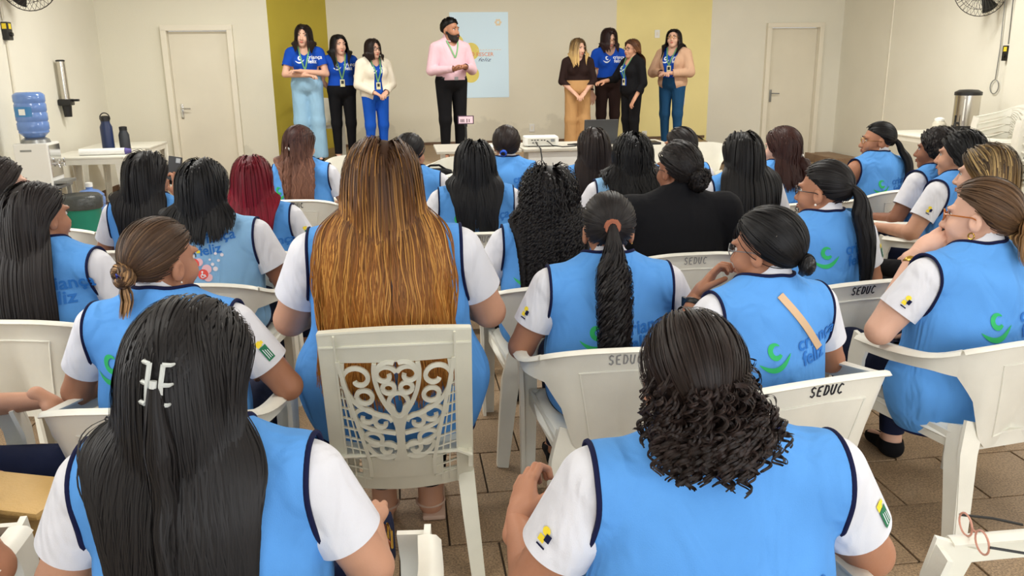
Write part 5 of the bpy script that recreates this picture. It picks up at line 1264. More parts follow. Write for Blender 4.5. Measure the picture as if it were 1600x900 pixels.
    def bun(s, c, R=0.022, r=0.022, ax=(0, -1, 0.1), n=None, wav=0.0, messy=0.0, streaks=0.0):
        """coil of strands round a doughnut, c and axis in head space"""
        c = np.asarray(c, float); ax = np.asarray(ax, float)/np.linalg.norm(ax); e1 = np.cross(ax, A3(0, 0, 1)); e1 /= np.linalg.norm(e1); e2 = np.cross(e1, ax)
        n = n or int(np.clip(s.px*0.6, 110, 420)); m = 26; t = np.linspace(0, 1, m)[None]
        ph = s.rng.uniform(0, 6.28, (n, 1)); ps = s.rng.uniform(0, 6.28, (n, 1)); L = s.rng.uniform(2.0, 5.5, (n, 1))
        phi = ph+t*L; psi = ps+t*L*0.45
        rr = r*s.rng.uniform(0.82, 1.05, (n, 1))*(1+messy*np.sin(phi*3+ps))
        rad = R+rr*np.cos(psi)
        ce = np.cos(phi)[..., None]*e1+np.sin(phi)[..., None]*e2
        P = c+ce*rad[..., None]+ax*(rr*np.sin(psi))[..., None]; N = ce*np.cos(psi)[..., None]+ax*np.sin(psi)[..., None]
        P = s.out(P.reshape(-1, 3)).reshape(P.shape); N = (N.reshape(-1, 3)@s.B.Rh.T).reshape(N.shape)
        if wav: P = s.wave(P, N, wav, 0.02, None, True, (0, 0.1))
        # solid core
        mb = MB(); mb.sphere((0, 0, 0), 1.0, 14); sv = np.array(mb.V); sv = sv[:, :1]*e1*(R+r*0.8)+sv[:, 1:2]*e2*(R+r*0.8)+sv[:, 2:]*ax*r*0.85+c
        s.add(s.out(sv), mb.F, np.tile(s.col*0.8, (len(sv), 1)))
        s.put(P, N, np.full(m, s.w*1.5), streaks, 0.25, np.linspace(0, 0.4, m))
    def build(s, parent, name='hair'):
        V = np.concatenate(s.V); C = np.concatenate(s.C)
        return mesh_obj(name, V, s.F, M_HAIR, parent, True, cols=C)
def hair_tie(B, parent, tie, r, m, name='hair_tie', tr=0.006, ax=None):
    tie = np.asarray(tie, float); u = (tie-HC)/np.linalg.norm(tie-HC) if ax is None else np.asarray(ax, float)/np.linalg.norm(ax); c = tie+u*0.012
    e1 = np.cross(u, A3(0, 0, 1)); e1 /= np.linalg.norm(e1); e2 = np.cross(e1, u); mb = MB()
    for j in range(2):
        mb.tube([B.Hc+B.Rh@(c+u*(0.007*(j-0.5))+(e1*math.cos(a)+e2*math.sin(a))*r*(1+0.04*math.sin(a*9+j))) for a in np.linspace(0, 2*math.pi, 25)[:-1]], tr, 6, True)
    return mb.build(name, m, parent, 60)
def spectacles(B, parent, m, rim=0.0016, lens=True, shape=(0.024, 0.019)):
    T = lambda p: B.Hc+B.Rh@np.asarray(p, float); mb = MB()
    for sg in (-1, 1):
        mb.tube([T((sg*0.033+shape[0]*math.cos(a)*(1+0.08*math.cos(2*a)), 0.106-0.010*abs(math.cos(a))*(1 if math.cos(a)*sg > 0 else 0), 0.002+shape[1]*math.sin(a))) for a in np.linspace(0, 2*math.pi, 21)[:-1]], rim, 5, True)
        mb.tube([T((sg*0.057, 0.097, 0.006)), T((sg*0.080, 0.07, 0.006)), T((sg*0.086, 0.0, 0.004)), T((sg*0.084, -0.025, -0.006))], rim*0.9, 5)
    mb.tube([T((-0.010, 0.107, 0.005)), T((0, 0.114, 0.008)), T((0.010, 0.107, 0.005))], rim, 5)
    o = mb.build('glasses', m, parent, 60)
    if lens:
        mb = MB()
        for sg in (-1, 1):
            pts = [T((sg*0.033+shape[0]*math.cos(a)*(1+0.08*math.cos(2*a)), 0.106-0.010*abs(math.cos(a))*(1 if math.cos(a)*sg > 0 else 0), 0.002+shape[1]*math.sin(a))) for a in np.linspace(0, 2*math.pi, 17)[:-1]]
            mb.add(pts, [list(range(16))])
        mb.build('lens', mat('lens_glass', (240, 245, 248), 0.05, alpha=0.12), o)
    return o
def earring(B, parent, k, m, r=0.004, hoop=0.0):
    sg = -1 if k == 'L' else 1; c = B.Hc+B.Rh@A3(sg*0.083, -0.004, -0.046); mb = MB()
    if hoop:
        c = c-A3(0, 0, hoop)
        mb.tube([c+B.Rh@A3(0.002*math.sin(a), hoop*math.sin(a), hoop*math.cos(a)) for a in np.linspace(0, 2*math.pi, 17)[:-1]], 0.0028, 6, True)
    else: mb.sphere(c, r, 8)
    return mb.build('earring', m, parent, 60)
# ---------------------------------------------------------------- the audience
BLACK, SOFTBLK, DKBRN, BRN, AUB, RED = (30, 27, 28), (44, 38, 36), (54, 40, 33), (92, 64, 44), (66, 36, 30), (118, 14, 34)

def seated(x, y, zt, yaw, px, label, skin_=S_MED, hair=None, top='vest', body=None, hands=None, face=True, vm=None, prn=None, vneck=0.090, badges=('R',), hem=0.44, drop=0.0, legs_m=None, chair_=None, shirt_m=None, group='seated audience in blue vests', teekw=None, shoe=None, hs=1):
    root = empty('person', (x, y, 0), D2R(yaw)); s = zt/1.222; root.scale = (s, s, s)
    tag(root, label, 'person', group); px = px*s
    bk = dict(body or {})
    for q in ('hyaw', 'hpitch', 'hroll'):
        if q in bk: bk[q] = D2R(bk[q])
    B = Body(True, **bk)
    body_mesh(B, root, skin_, px, hands, face)
    sm = shirt_m or M_TEE
    sh, fn = make_tee(B, root, sm, px, **(dict(hem=0.46)|(teekw or {})))
    if top == 'vest':
        for k in badges: sleeve_badge(B, sh, fn, k, 'flag' if k == 'R' else 'emblem')
        v, vf = make_vest(B, root, vm or M_VEST, px, hem=hem, drop=drop, neck=vneck)
        if prn is not False: vest_print(B, v, vf, **(prn or {}))
        root_v = (v, vf)
    else: root_v = (sh, fn)
    make_trousers(B, root, legs_m or M_NAVYC, px); (make_sandals if shoe == 'sandal' else make_shoes)(B, root, shoe or M_BLKC, px)
    H = None
    if hair: H = hair(B, root, px)
    if chair_:
        kind, cl = chair_[:2]; o = chair_[2] if len(chair_) > 2 else {}
        a = D2R(yaw+o.get('yaw', 0)); bx = o.get('back', 0.0)
        chair(kind, x+math.sin(a)*bx+o.get('dx', 0), y-math.cos(a)*bx+o.get('dy', 0), a, cl, 'white plastic chairs of the audience', s=o.get('s', 1.0))
    return B, root, root_v
def make_sandals(B, root, m, px):
    for k in 'LR':
        an = B.lg[k][2]; sg = -1 if k == 'L' else 1; o = MB().box((an[0]+sg*0.01, an[1]+0.055, 0.010), (0.075, 0.235, 0.018), 0.008).build('sandal', mat('sandal_beige', (206, 176, 156), 0.6), root, 50)
        MB().tube([(an[0]+0.046*math.cos(a), an[1]-0.005-0.048*math.sin(a), 0.045) for a in np.linspace(-0.3, math.pi+0.3, 12)], 0.004, 6).build('strap', MATS['sandal_beige'], o, 60)
def H_(col, px, seed, B, **k): return Hair(B, col, px, seed, **k)
def clipper(B, parent, p, ax, L, m, name='hair_clip', claws=5, w=0.016):
    """claw clip: two toothed halves and a spring bar, at head-space point p, long axis ax"""
    T = lambda q: B.Hc+B.Rh@np.asarray(q, float); p = np.asarray(p, float); u = (p-HC)/np.linalg.norm(p-HC); ax = np.asarray(ax, float); ax = ax-u*(ax@u); ax /= np.linalg.norm(ax); c = np.cross(u, ax); mb = MB()
    for sg in (-1, 1):
        mb.tube([T(p+ax*L*t+c*sg*(w*0.45)+u*(0.016-0.004*abs(t)*2)) for t in np.linspace(-0.5, 0.5, 7)], 0.0042, 6)
        for t in np.linspace(-0.5, 0.5, claws): mb.tube([T(p+ax*L*t+c*sg*w*0.45+u*0.016), T(p+ax*L*t+c*sg*w*0.9+u*0.010), T(p+ax*L*t+c*sg*w+u*0.0)], [0.004, 0.0034, 0.002], 5)
    mb.tube([T(p-ax*0.006+u*0.018), T(p+ax*0.006+u*0.018)], 0.006, 8)
    return mb.build(name, m, parent, 50)
def pin(B, parent, p, d, L, m):
    T = lambda q: B.Hc+B.Rh@np.asarray(q, float); p = np.asarray(p, float); d = np.asarray(d, float); d /= np.linalg.norm(d); pts = []
    for t in np.linspace(-0.5, 0.5, 6):
        q = p+d*L*t; n = (q-HC)/HR; n /= np.linalg.norm(n); pts.append(T(HC+n*(HR+0.021)))
    MB().tube(pts, 0.0016, 5).build('hair_pin', m, parent)
M_CLEAR = mat('clear_acrylic', (232, 236, 232), 0.12, trans=0.35)
M_TORT = mat('tortoise_frame', (170, 96, 36), 0.25); M_PEARL = mat('pearl', (238, 232, 222), 0.25)

# --- nearest row
def h_a1(B, root, px):
    h = H_((40, 37, 37), px, 1, B); h.long(0.60, part=0.05, n=3000, layer=0.030, back=1.3, clump=0.38, wave=0.004, lam=0.16, steps=24, K=110, xmax=0.115)
    tie = A3(0.012, -0.112, 0.052); n = 420; d = scalp_roots(n*3, h.rng); d = d[(d[:, 2] > -0.05)][:n]; n = len(d)
    T = (tie-HC)/HR; T /= np.linalg.norm(T); m = 14; om = np.arccos(np.clip(d@T, -1, 1))[:, None]; t = np.linspace(0, 1, m)[None]
    U = (np.sin((1-t)*om)/np.sin(om+1e-6))[..., None]*d[:, None]+(np.sin(t*om)/np.sin(om+1e-6))[..., None]*T
    U[..., 2] -= 0.25*np.sin(math.pi*t)*np.clip(om, 0, 1.5)*np.clip(1.2-d[:, 2:3], 0, 1); U /= np.linalg.norm(U, axis=2)[..., None]
    r = 0.030+h.rng.uniform(0, 0.006, (n, 1))*np.ones((1, m))-0.004*t; P = HC+U*(HR+r[..., None]); N = U/HR; N /= np.linalg.norm(N, axis=2)[..., None]
    h.put(h.out(P.reshape(-1, 3)).reshape(P.shape), (N.reshape(-1, 3)@B.Rh.T).reshape(N.shape), np.full(m, 0.0045), 0, 0.25, np.linspace(0, 0.1, m), 0.15)
    h.tail(tie+A3(0, -0.030, -0.012), 0.44, 0.012, 0.026, 0.012, d0=(0, -0.5, -1), wave=0.004, lam=0.14, n=420)
    h.build(root); clipper(B, root, (0.012, -0.138, 0.046), (0.15, 0, 1), 0.066, M_CLEAR, claws=3, w=0.024)
seated(-0.37, 1.38, 1.19, -6, 940, 'woman with long straight black hair held back by a clear claw clip, nearest row', S_MED, h_a1,
       body=dict(w=1.12, b=1.05, hyaw=-8, hpitch=0, armR=((0.285, 0.02, 0.70), (0.25, 0.26, 0.655))), prn=dict(z=0.70, x=-0.02, s=1.1), badges=(),
       chair_=('plain', 'white plastic armchair under the long-haired woman with the clear hair clip', dict(back=0.02, dx=0.09)))
def h_a2(B, root, px):
    h = H_((44, 33, 29), px, 2, B); h.gather((0.0, -0.100, -0.035), n=1100, sag=0.25, low=0.05)
    h.col = A3(*lin((40, 29, 26)))
    for c, R in (((0.0, -0.105, 0.000), 0.05), ((0.045, -0.090, -0.025), 0.04), ((-0.045, -0.090, -0.025), 0.04), ((0.0, -0.100, -0.045), 0.045)):
        n = 60; d = h.rng.normal(size=(n, 3)); d[:, 1] = -abs(d[:, 1]); d /= np.linalg.norm(d, axis=1)[:, None]
        P0 = h.out(np.asarray(c)+d*A3(R, R*0.35, R*0.8)); D0 = (d*A3(0.7, 0.5, 0.4)+A3(0, -0.25, -0.3)); D0 /= np.linalg.norm(D0, axis=1)[:, None]
        P, N = h.sim(P0, D0@B.Rh.T, h.rng.uniform(0.05, 0.10, n), h.rng.uniform(0.010, 0.045, n), 12, 0.4, 0.68)
        P, N = h.resample(P, N, 60); P, near = h.clump(P, 30, 0.4, 0.8); P = h.wave(P, N, 0.0095, 0.030, near, True, (0.0, 0.25))
        h.put(P, N, 0.0042*np.interp(np.linspace(0, 1, 60), [0, 0.8, 1], [1, 1, 0.3]), 0, 0.3)
        for q in range(3):
            P2 = P+h.rng.normal(0, 0.0022, (n, 1, 3)); h.put(P2, N, np.full(60, 0.0034), 0, 0.35)
    n = 160; d = scalp_roots(900, h.rng, 0.05); d = d[(d[:, 2] < 0.25) & (d[:, 1] < 0.0)][:n]; n = len(d); P0 = h.out(HC+d*(HR+0.012)); D0 = d*0.5+A3(0, -0.2, -0.9); D0 /= np.linalg.norm(D0, axis=1)[:, None]
    P, N = h.sim(P0, D0@B.Rh.T, h.rng.uniform(0.07, 0.12, n), h.rng.uniform(0.008, 0.03, n), 12, 0.8, 0.6); P, N = h.resample(P, N, 60); P, near = h.clump(P, 45, 0.5, 0.8)
    P = h.wave(P, N, 0.008, 0.032, near, True, (0.1, 0.4)); h.put(P, N, 0.004*np.interp(np.linspace(0, 1, 60), [0, 0.8, 1], [1, 1, 0.3]), 0, 0.3)
    for q in range(2): h.put(P+h.rng.normal(0, 0.0025, (n, 1, 3)), N, np.full(60, 0.0032), 0, 0.35)
    h.build(root)
seated(0.52, 1.27, 1.17, -3, 940, 'woman with short dark brown curls gathered at the nape, nearest row', S_TAN, h_a2,
       body=dict(w=1.27, b=1.08, belly=0.01, arm=1.12, hyaw=6, hoff=-0.045, armL=((0.330, 0.03, 0.68), (0.345, 0.20, 0.715)), armR=((0.350, 0.05, 0.69), (0.25, 0.26, 0.665))),
       hands=dict(L=dict(curl=0.95, dir=(0.25, 0.75, 0.5), back=(-0.75, -0.2, 0.5), s=1.05)), prn=dict(z=0.715, x=0.02, s=1.12, tilt=0.13), badges=('L', 'R'), vneck=0.118,
       chair_=('plain', 'white plastic armchair under the curly-haired woman', dict(back=0.03)))
# --- left edge, mostly outside the frame
def h_short(col, seed):
    def f(B, root, px): h = H_(col, px, seed, B); h.gather((0, -0.10, -0.04)); h.bun((0, -0.118, -0.04)); h.build(root)
    return f
seated(-1.13, 1.50, 1.17, 0, 700, 'woman at the lower left corner whose elbow shows beside the tan handbag', S_TAN, h_short(BLACK, 3), body=dict(w=1.1, arm=1.05, armR=((0.30, 0.06, 0.66), (0.16, 0.28, 0.64))), badges=('R',), prn=False,
       chair_=('plain', 'white plastic armchair at the lower left corner under the elbow', {}))
seated(-1.36, 2.15, 1.17, -84, 520, 'woman at the left edge with her forearm hanging over a chair arm', S_MED, h_short(DKBRN, 4), body=dict(w=1.05, armL=((0.275, 0.08, 0.665), (0.255, 0.33, 0.672)), armR=((0.25, -0.02, 0.68), (0.14, 0.2, 0.62))), hands=dict(L=dict(curl=0.35, dir=(0.1, 0.8, -0.6))), badges=(), prn=False,
       chair_=('plain', 'white plastic armchair at the left edge under a hanging forearm', {}))
# --- second row
def h_b1(B, root, px):
    h = H_((84, 62, 46), px, 5, B, tips=(150, 112, 76), streak=(176, 136, 92)); h.gather((0.0, -0.112, -0.012), streaks=0.25, n=900); h.bun((0.0, -0.128, -0.012), 0.016, 0.021, streaks=0.5, messy=0.15)
    h.tail((0.0, -0.120, -0.035), 0.10, 0.010, 0.016, 0.012, d0=(0.1, -0.4, -1), n=70, streaks=0.6, spread=1.5); h.build(root)
    hair_tie(B, root, (0.004, -0.128, -0.008), 0.010, mat('royal_elastic', (36, 52, 150), 0.7), tr=0.005); earring(B, root, 'R', M_PEARL, 0.003)
seated(-0.68, 2.35, 1.18, -8, 570, 'woman with brown hair in a small bun turning her face right', S_TAN, h_b1, body=dict(w=1.16, b=1.05, hyaw=-28, hroll=4, armR=((0.33, 0.03, 0.70), (0.22, 0.26, 0.66))), prn=dict(z=0.815, x=-0.03, s=1.25), badges=('R',),
       chair_=('ink', 'white plastic armchair under the woman with the small brown bun', dict(back=0.02)))
def h_b2(B, root, px):
    h = H_((86, 56, 36), px, 6, B, tips=(172, 108, 44), streak=(214, 154, 76)); h.long(0.70, xmax=0.19, part=0.10, n=2200, layer=0.034, back=1.2, clump=0.5, wave=0.006, lam=0.18, steps=28, streaks=0.35, K=110, ragged=0.12); h.build(root)
seated(-0.06, 2.62, 1.345, -2, 520, 'large woman with very long golden brown hair on the ornate chair', S_MED, h_b2, body=dict(w=1.20, b=1.15, belly=0.02, arm=1.16, bust=1.2, hip=1.15, legs={k: (A3(q*0.11, 0.03, 0.515), A3(q*0.125, 0.42, 0.50), A3(q*0.075+0.02, 0.10, 0.085)) for k, q in (('L', -1), ('R', 1))}, armL=((0.30, 0.06, 0.70), (0.20, 0.30, 0.66)), armR=((0.30, 0.06, 0.70), (0.20, 0.30, 0.66))), prn=dict(z=0.76, x=0.02, s=1.15), badges=(), hem=0.36, drop=1.0, legs_m=M_BLKC, shoe='sandal',
       chair_=('lace', 'cream ornate chair with pierced scrollwork back under the long-haired woman', dict(back=0.06, s=1.0, dx=0.03)))
def h_b3(B, root, px):
    h = H_((38, 34, 34), px, 7, B); tie = (0, -0.106, 0.035); h.gather(tie, n=1000); h.tail(tie, 0.58, 0.018, 0.046, 0.018, d0=(0, -1, -0.4), wave=0.016, lam=0.085, curl=True, n=620, stiff=0.45); h.build(root)
    hair_tie(B, root, tie, 0.019, mat('brown_elastic', (150, 88, 62), 0.7), tr=0.010); earring(B, root, 'R', M_GOLD, 0.003)
seated(0.66, 2.58, 1.17, -3, 485, 'woman with a long wavy black ponytail in a brown elastic', S_TAN, h_b3, body=dict(w=1.16, b=1.08, hyaw=-4, arm=1.08, armL=((0.30, 0.01, 0.69), (0.22, 0.26, 0.655))), prn=dict(z=0.765, x=0.02, s=1.2), badges=('L',),
       chair_=('faded', 'white plastic armchair under the woman with the long black ponytail', dict(back=0.02)))
def h_b4(B, root, px):
    h = H_((24, 23, 25), px, 8, B); h.gather((0.015, -0.105, -0.045), n=1000, sag=0.1, thick=0.014); h.bun((0.02, -0.122, -0.045), 0.014, 0.020, n=200); h.build(root)
    spectacles(B, root, M_GREYM); hair_tie(B, root, (0.018, -0.112, -0.045), 0.024, M_BLACK, tr=0.008)
    pin(B, root, (-0.05, -0.06, 0.05), (0.5, -0.5, 0.35), 0.035, M_STEEL); pin(B, root, (-0.035, -0.09, 0.012), (0.6, -0.4, 0.35), 0.03, M_STEEL); pin(B, root, (-0.055, -0.075, 0.018), (0.7, -0.5, 0.1), 0.028, M_STEEL)
B4, r4, v4 = seated(1.06, 2.25, 1.16, 10, 540, 'woman with black bun and hairpins resting her chin on her hand', S_TAN, h_b4, body=dict(w=1.08, b=1.05, hyaw=28, hpitch=-6, armL=((0.275, 0.10, 0.72), (0.13, 0.19, 0.915))), hands=dict(L=dict(curl=0.75, dir=(0.55, -0.1, 0.8), back=(-0.6, 0.6, 0.3))), prn=dict(z=0.80, x=0.03, s=1.2, tilt=0.16), badges=(),
       chair_=('ink', 'white plastic armchair under the woman with the black bun', dict(back=0.02)))
def watch(B, root, k, m, r=0.031, w=0.02, face=None):
    d = B.wr[k]-B.el[k]; L = np.linalg.norm(d); u = d/L; c = B.wr[k]-u*0.035; e = np.cross(u, A3(0, 0, 1)); e /= np.linalg.norm(e); f = np.cross(e, u); mb = MB()
    mb.tube([c+(e*math.cos(a)+f*math.sin(a))*r for a in np.linspace(0, 2*math.pi, 21)[:-1]], w*0.5, 8, True, flat=0.35, up=tuple(e)); o = mb.build('wristband', m, root, 60)
    if face: MB().box(tuple(c-e*(r+0.003)), (0.012, 0.03, 0.036), 0.004).build('watch_face', face, o)
watch(B4, r4, 'L', M_BLACK, face=M_BLACK)
st = decal(np.array([(x, 0.0+0.0*x) for x in np.linspace(-0.02, 0.20, 14)]), v4[1], (-0.01, 0, 0.965), (0.72, 0, -0.92), (0.92, 0, 0.72), (0, 1, 0), 0.006)
MB().sweep(st, 0.022, 0.004, up=(0, 1, 0)).build('bag_strap', mat('beige_strap', (214, 178, 140), 0.6), r4)
def h_b5(B, root, px):
    h = H_((98, 72, 50), px, 9, B, tips=(168, 122, 72), streak=(188, 142, 92)); h.gather((0.02, -0.112, 0.0), n=900, sag=0.25, streaks=0.35, thick=0.016); h.tail((0.02, -0.118, 0.012), 0.17, 0.022, 0.034, 0.022, d0=(-0.7, -0.5, 0.15), n=260, streaks=0.6, spread=1.3, stiff=0.8)
    h.tail((0.02, -0.116, -0.015), 0.12, 0.018, 0.03, 0.02, d0=(-0.2, -0.6, -0.6), n=160, streaks=0.5, spread=1.3); h.build(root)
    clipper(B, root, (0.035, -0.140, 0.005), (0.2, 0.1, 1), 0.05, M_CLEAR, claws=4); spectacles(B, root, M_TORT, 0.0026); earring(B, root, 'L', M_GOLD, hoop=0.010)
B5, r5, v5 = seated(1.89, 2.45, 1.19, 8, 480, 'woman with clipped light brown hair and tortoise glasses leaning on her hand', S_LIGHT, h_b5, body=dict(w=1.22, b=1.12, belly=0.01, arm=1.1, hyaw=30, hroll=5, armL=((0.335, 0.04, 0.72), (0.165, 0.10, 0.965)), armR=((0.30, 0.10, 0.69), (0.05, 0.27, 0.64))), hands=dict(L=dict(curl=0.7, dir=(0.7, -0.15, 0.45), back=(-0.3, -0.8, 0.4))), prn=dict(z=0.765, x=0.04, s=1.3), badges=('L',), hem=0.36, drop=1.0,
       chair_=('faded', 'white plastic armchair under the woman in tortoise glasses', dict(back=0.02)))
watch(B5, r5, 'L', M_GOLD, 0.031, 0.022)
# --- third row
def longhair(col, seed, L, **k):
    ex = k.pop('extra', None); hk = k.pop('hk', {})
    def f(B, root, px):
        h = H_(col, px, seed, B, **hk); h.long(L, **k); h.build(root)
        if ex: ex(B, root)
    return f
seated(-1.33, 3.2, 1.18, -10, 430, 'woman with long straight dark hair at the left side, third row', S_TAN, longhair((50, 45, 45), 10, 0.62, part=0.0, n=1100, layer=0.03, clump=0.4, back=1.2), body=dict(w=1.16, hyaw=-22), prn=dict(z=0.83, x=0.04, s=1.3), badges=(),
       chair_=('plain', 'white plastic armchair under the dark-haired woman at the left, third row', {}))
seated(0.59, 3.3, 1.17, -2, 390, 'woman with long tight black ringlets', S_TAN, longhair((34, 31, 32), 11, 0.56, part=0.02, n=520, layer=0.045, back=0.9, clump=0.75, wave=0.0085, lam=0.034, curl=True, ramp=(0.05, 0.3), K=70, stiff=0.6), body=dict(w=1.12), prn=dict(z=0.79, x=-0.02, s=1.25, text=False), badges=(),
       chair_=('faded', 'white plastic armchair under the woman with black ringlets', {}))
def h_c3(B, root, px):
    h = H_((34, 29, 28), px, 12, B); h.gather((0.02, -0.106, -0.02), n=800, wav=0.003, thick=0.016); h.bun((0.03, -0.122, -0.03), 0.022, 0.032, n=340, wav=0.005, messy=0.2); h.build(root)
    spectacles(B, root, M_BLACK)
seated(1.29, 3.75, 1.21, 0, 335, 'large woman in a plain black shirt with a frizzy black bun', S_BROWN, h_c3, top='tee', shirt_m=M_BLKC, body=dict(w=1.36, b=1.2, belly=0.02, arm=1.3, bust=1.2, hyaw=22, armL=((0.31, 0.03, 0.69), (0.22, 0.27, 0.66)), armR=((0.31, 0.03, 0.69), (0.22, 0.27, 0.66))), legs_m=M_BLKC, teekw=dict(t0=0.8, sleeve=0.014, neck=0.082, g=0.012),
       chair_=('faded', 'white plastic armchair under the woman in the black shirt', {}))
def h_c4(B, root, px):
    h = H_((30, 27, 28), px, 13, B); tie = (0, -0.104, 0.03); h.gather(tie, n=800); h.tail(tie, 0.46, 0.016, 0.042, 0.020, d0=(0.15, -1, 0.0), n=420, wave=0.004, lam=0.15); h.build(root); spectacles(B, root, M_BLACK, 0.002); earring(B, root, 'L', M_PEARL, 0.005)
seated(1.71, 3.15, 1.18, 8, 390, 'woman with thick black ponytail, dark glasses and pearl earring', S_TAN, h_c4, body=dict(w=1.1, hyaw=32, armL=((0.27, 0.06, 0.69), (0.16, 0.28, 0.66))), prn=dict(z=0.845, x=0.02, s=1.2), badges=('R',),
       chair_=('ink', 'white plastic armchair under the woman with thick ponytail and pearl earring', {}))
seated(2.50, 3.25, 1.21, 34, 370, 'woman with streaked blonde hair and black ribbed sleeves near the right edge', S_LIGHT, longhair((70, 54, 40), 14, 0.34, part=0.0, n=900, layer=0.03, hk=dict(tips=(150, 116, 70), streak=(196, 164, 108)), streaks=0.55), top='tee', shirt_m=cloth('black_ribbed', (24, 23, 25), 0.9, 0.4), body=dict(w=1.1, hyaw=2, armL=((0.30, 0.08, 0.70), (0.26, 0.34, 0.68))), teekw=dict(full=True, sleeve=0.008), legs_m=M_BLKC,
       chair_=('plain', 'white plastic armchair under the woman in black ribbed sleeves', {}))
Bt, rt, vt = seated(-0.83, 3.6, 1.20, -6, 375, 'woman with shiny black hair in a pale blue vest with tree print', S_BROWN, longhair((26, 26, 29), 15, 0.24, part=-0.05, n=1000, layer=0.03, clump=0.5, wave=0.004, lam=0.15), vm=M_VESTL, body=dict(w=1.2, b=1.05, hyaw=-6, arm=1.1, armR=((0.32, 0.0, 0.68), (0.24, 0.26, 0.655))), prn=dict(z=0.885, x=-0.01, s=1.1, tilt=0.14), badges=(),
       chair_=('ink', 'white plastic armchair under the woman in the tree-print vest', {}))
def tree_print(B, v, fn):
    def _po(*a, **k): print_on(*a, **k)['kind'] = 'stuff'
    e = dict(o=(-0.02, 0, 0.772), ex=(1, 0, 0), ey=(0, 0, 1), dr=(0, 1, 0)); ring = [(-0.06, 0.03), (0.0, 0.045), (0.035, 0.0), (-0.075, -0.03)]
    V, Fc = merge2d([disc2d(c, 0.017+0.003*(i % 3)) for i, c in enumerate([(-0.07, 0.045), (-0.03, 0.06), (-0.03, 0.03), (0.02, 0.05), (0.05, 0.02), (-0.09, 0.0), (-0.045, -0.01), (0.0, 0.015), (-0.06, -0.045), (0.055, -0.015)])]); _po(fn, V2=V, Fc=Fc, material=M_PINK, parent=v, name='print_blossom', off=0.003, **e)
    V, Fc = merge2d([disc2d(c, r) for c, r in (((0.075, 0.04), 0.007), ((0.09, 0.085), 0.006), ((0.115, 0.078), 0.007), ((0.10, 0.055), 0.006), ((0.085, 0.02), 0.010), ((0.065, 0.06), 0.005), ((-0.02, 0.02), 0.008))]); _po(fn, V2=V, Fc=Fc, material=M_PALE, parent=v, name='print_dots', off=0.003, **e)
    V, Fc = merge2d([disc2d(c, 0.021, 18) for c in ring]); _po(fn, V2=V, Fc=Fc, material=M_RED, parent=v, name='print_icon', off=0.004, **e)
    P = []
    for (x, y), st in zip(ring, range(4)):
        if st == 0: P += [disc2d((x, y-0.003), 0.013), ]
        if st == 1: P += [disc2d((x-0.005, y+0.008), 0.004), disc2d((x+0.005, y+0.008), 0.004), band2d([(x-0.006, y+0.004), (x-0.007, y-0.012)], 0.009), band2d([(x+0.006, y+0.004), (x+0.007, y-0.012)], 0.009)]
        if st == 2: P += [disc2d((x-0.003, y+0.010), 0.004), band2d([(x-0.003, y+0.005), (x-0.002, y-0.003), (x+0.007, y-0.003), (x+0.011, y-0.011)], 0.005), band2d([(x+0.007*math.cos(a)-0.001, y-0.006+0.008*math.sin(a)) for a in np.linspace(2.2, 6.0, 9)], 0.003)]
        if st == 3: P += [disc2d((x, y), 0.0155), ]
    V, Fc = merge2d(P); _po(fn, V2=V, Fc=Fc, material=M_PRW, parent=v, name='print_figures', off=0.005, **e)
    V, Fc = merge2d([disc2d((-0.06, 0.028), 0.007), disc2d((-0.075, -0.024), 0.004), band2d([(-0.075, -0.03), (-0.072, -0.042)], 0.008)]); _po(fn, V2=V, Fc=Fc, material=M_RED, parent=v, name='print_figures', off=0.006, **e)
    V, Fc = merge2d([band2d([(-0.022, -0.055), (-0.020, -0.035), (-0.024, -0.02), (-0.022, 0.005)], [0.013, 0.009, 0.006, 0.003]), band2d([(-0.022, -0.035), (-0.04, -0.025), (-0.055, -0.002)], [0.007, 0.005, 0.002]), band2d([(-0.020, -0.034), (-0.004, -0.022), (0.006, 0.0)], [0.007, 0.005, 0.002])]); _po(fn, V2=V, Fc=Fc, material=M_PURP, parent=v, name='print_trunk', off=0.0045, **e)
    V, Fc = merge2d([(np.array([(x, 0.088), (x+w, 0.088), (x+w, 0.092), (x, 0.092)])+A3(0, x*0.13), [[0, 1, 2, 3]]) for x, w in ((-0.09, 0.024), (-0.05, 0.02), (-0.02, 0.026), (0.03, 0.03))]); _po(fn, V2=V, Fc=Fc, material=M_TXT, parent=v, name='print_small_marks', off=0.003, **e)
    V, Fc = merge2d([(np.array([(x, 0.086), (x+0.009, 0.086), (x+0.009, 0.097), (x, 0.097)])+A3(0, x*0.13), [[0, 1, 2, 3]]) for x in (-0.063, 0.012, 0.019)]); _po(fn, V2=V, Fc=Fc, material=M_BADGEY, parent=v, name='print_small_marks', off=0.003, **e)
tree_print(Bt, *vt)
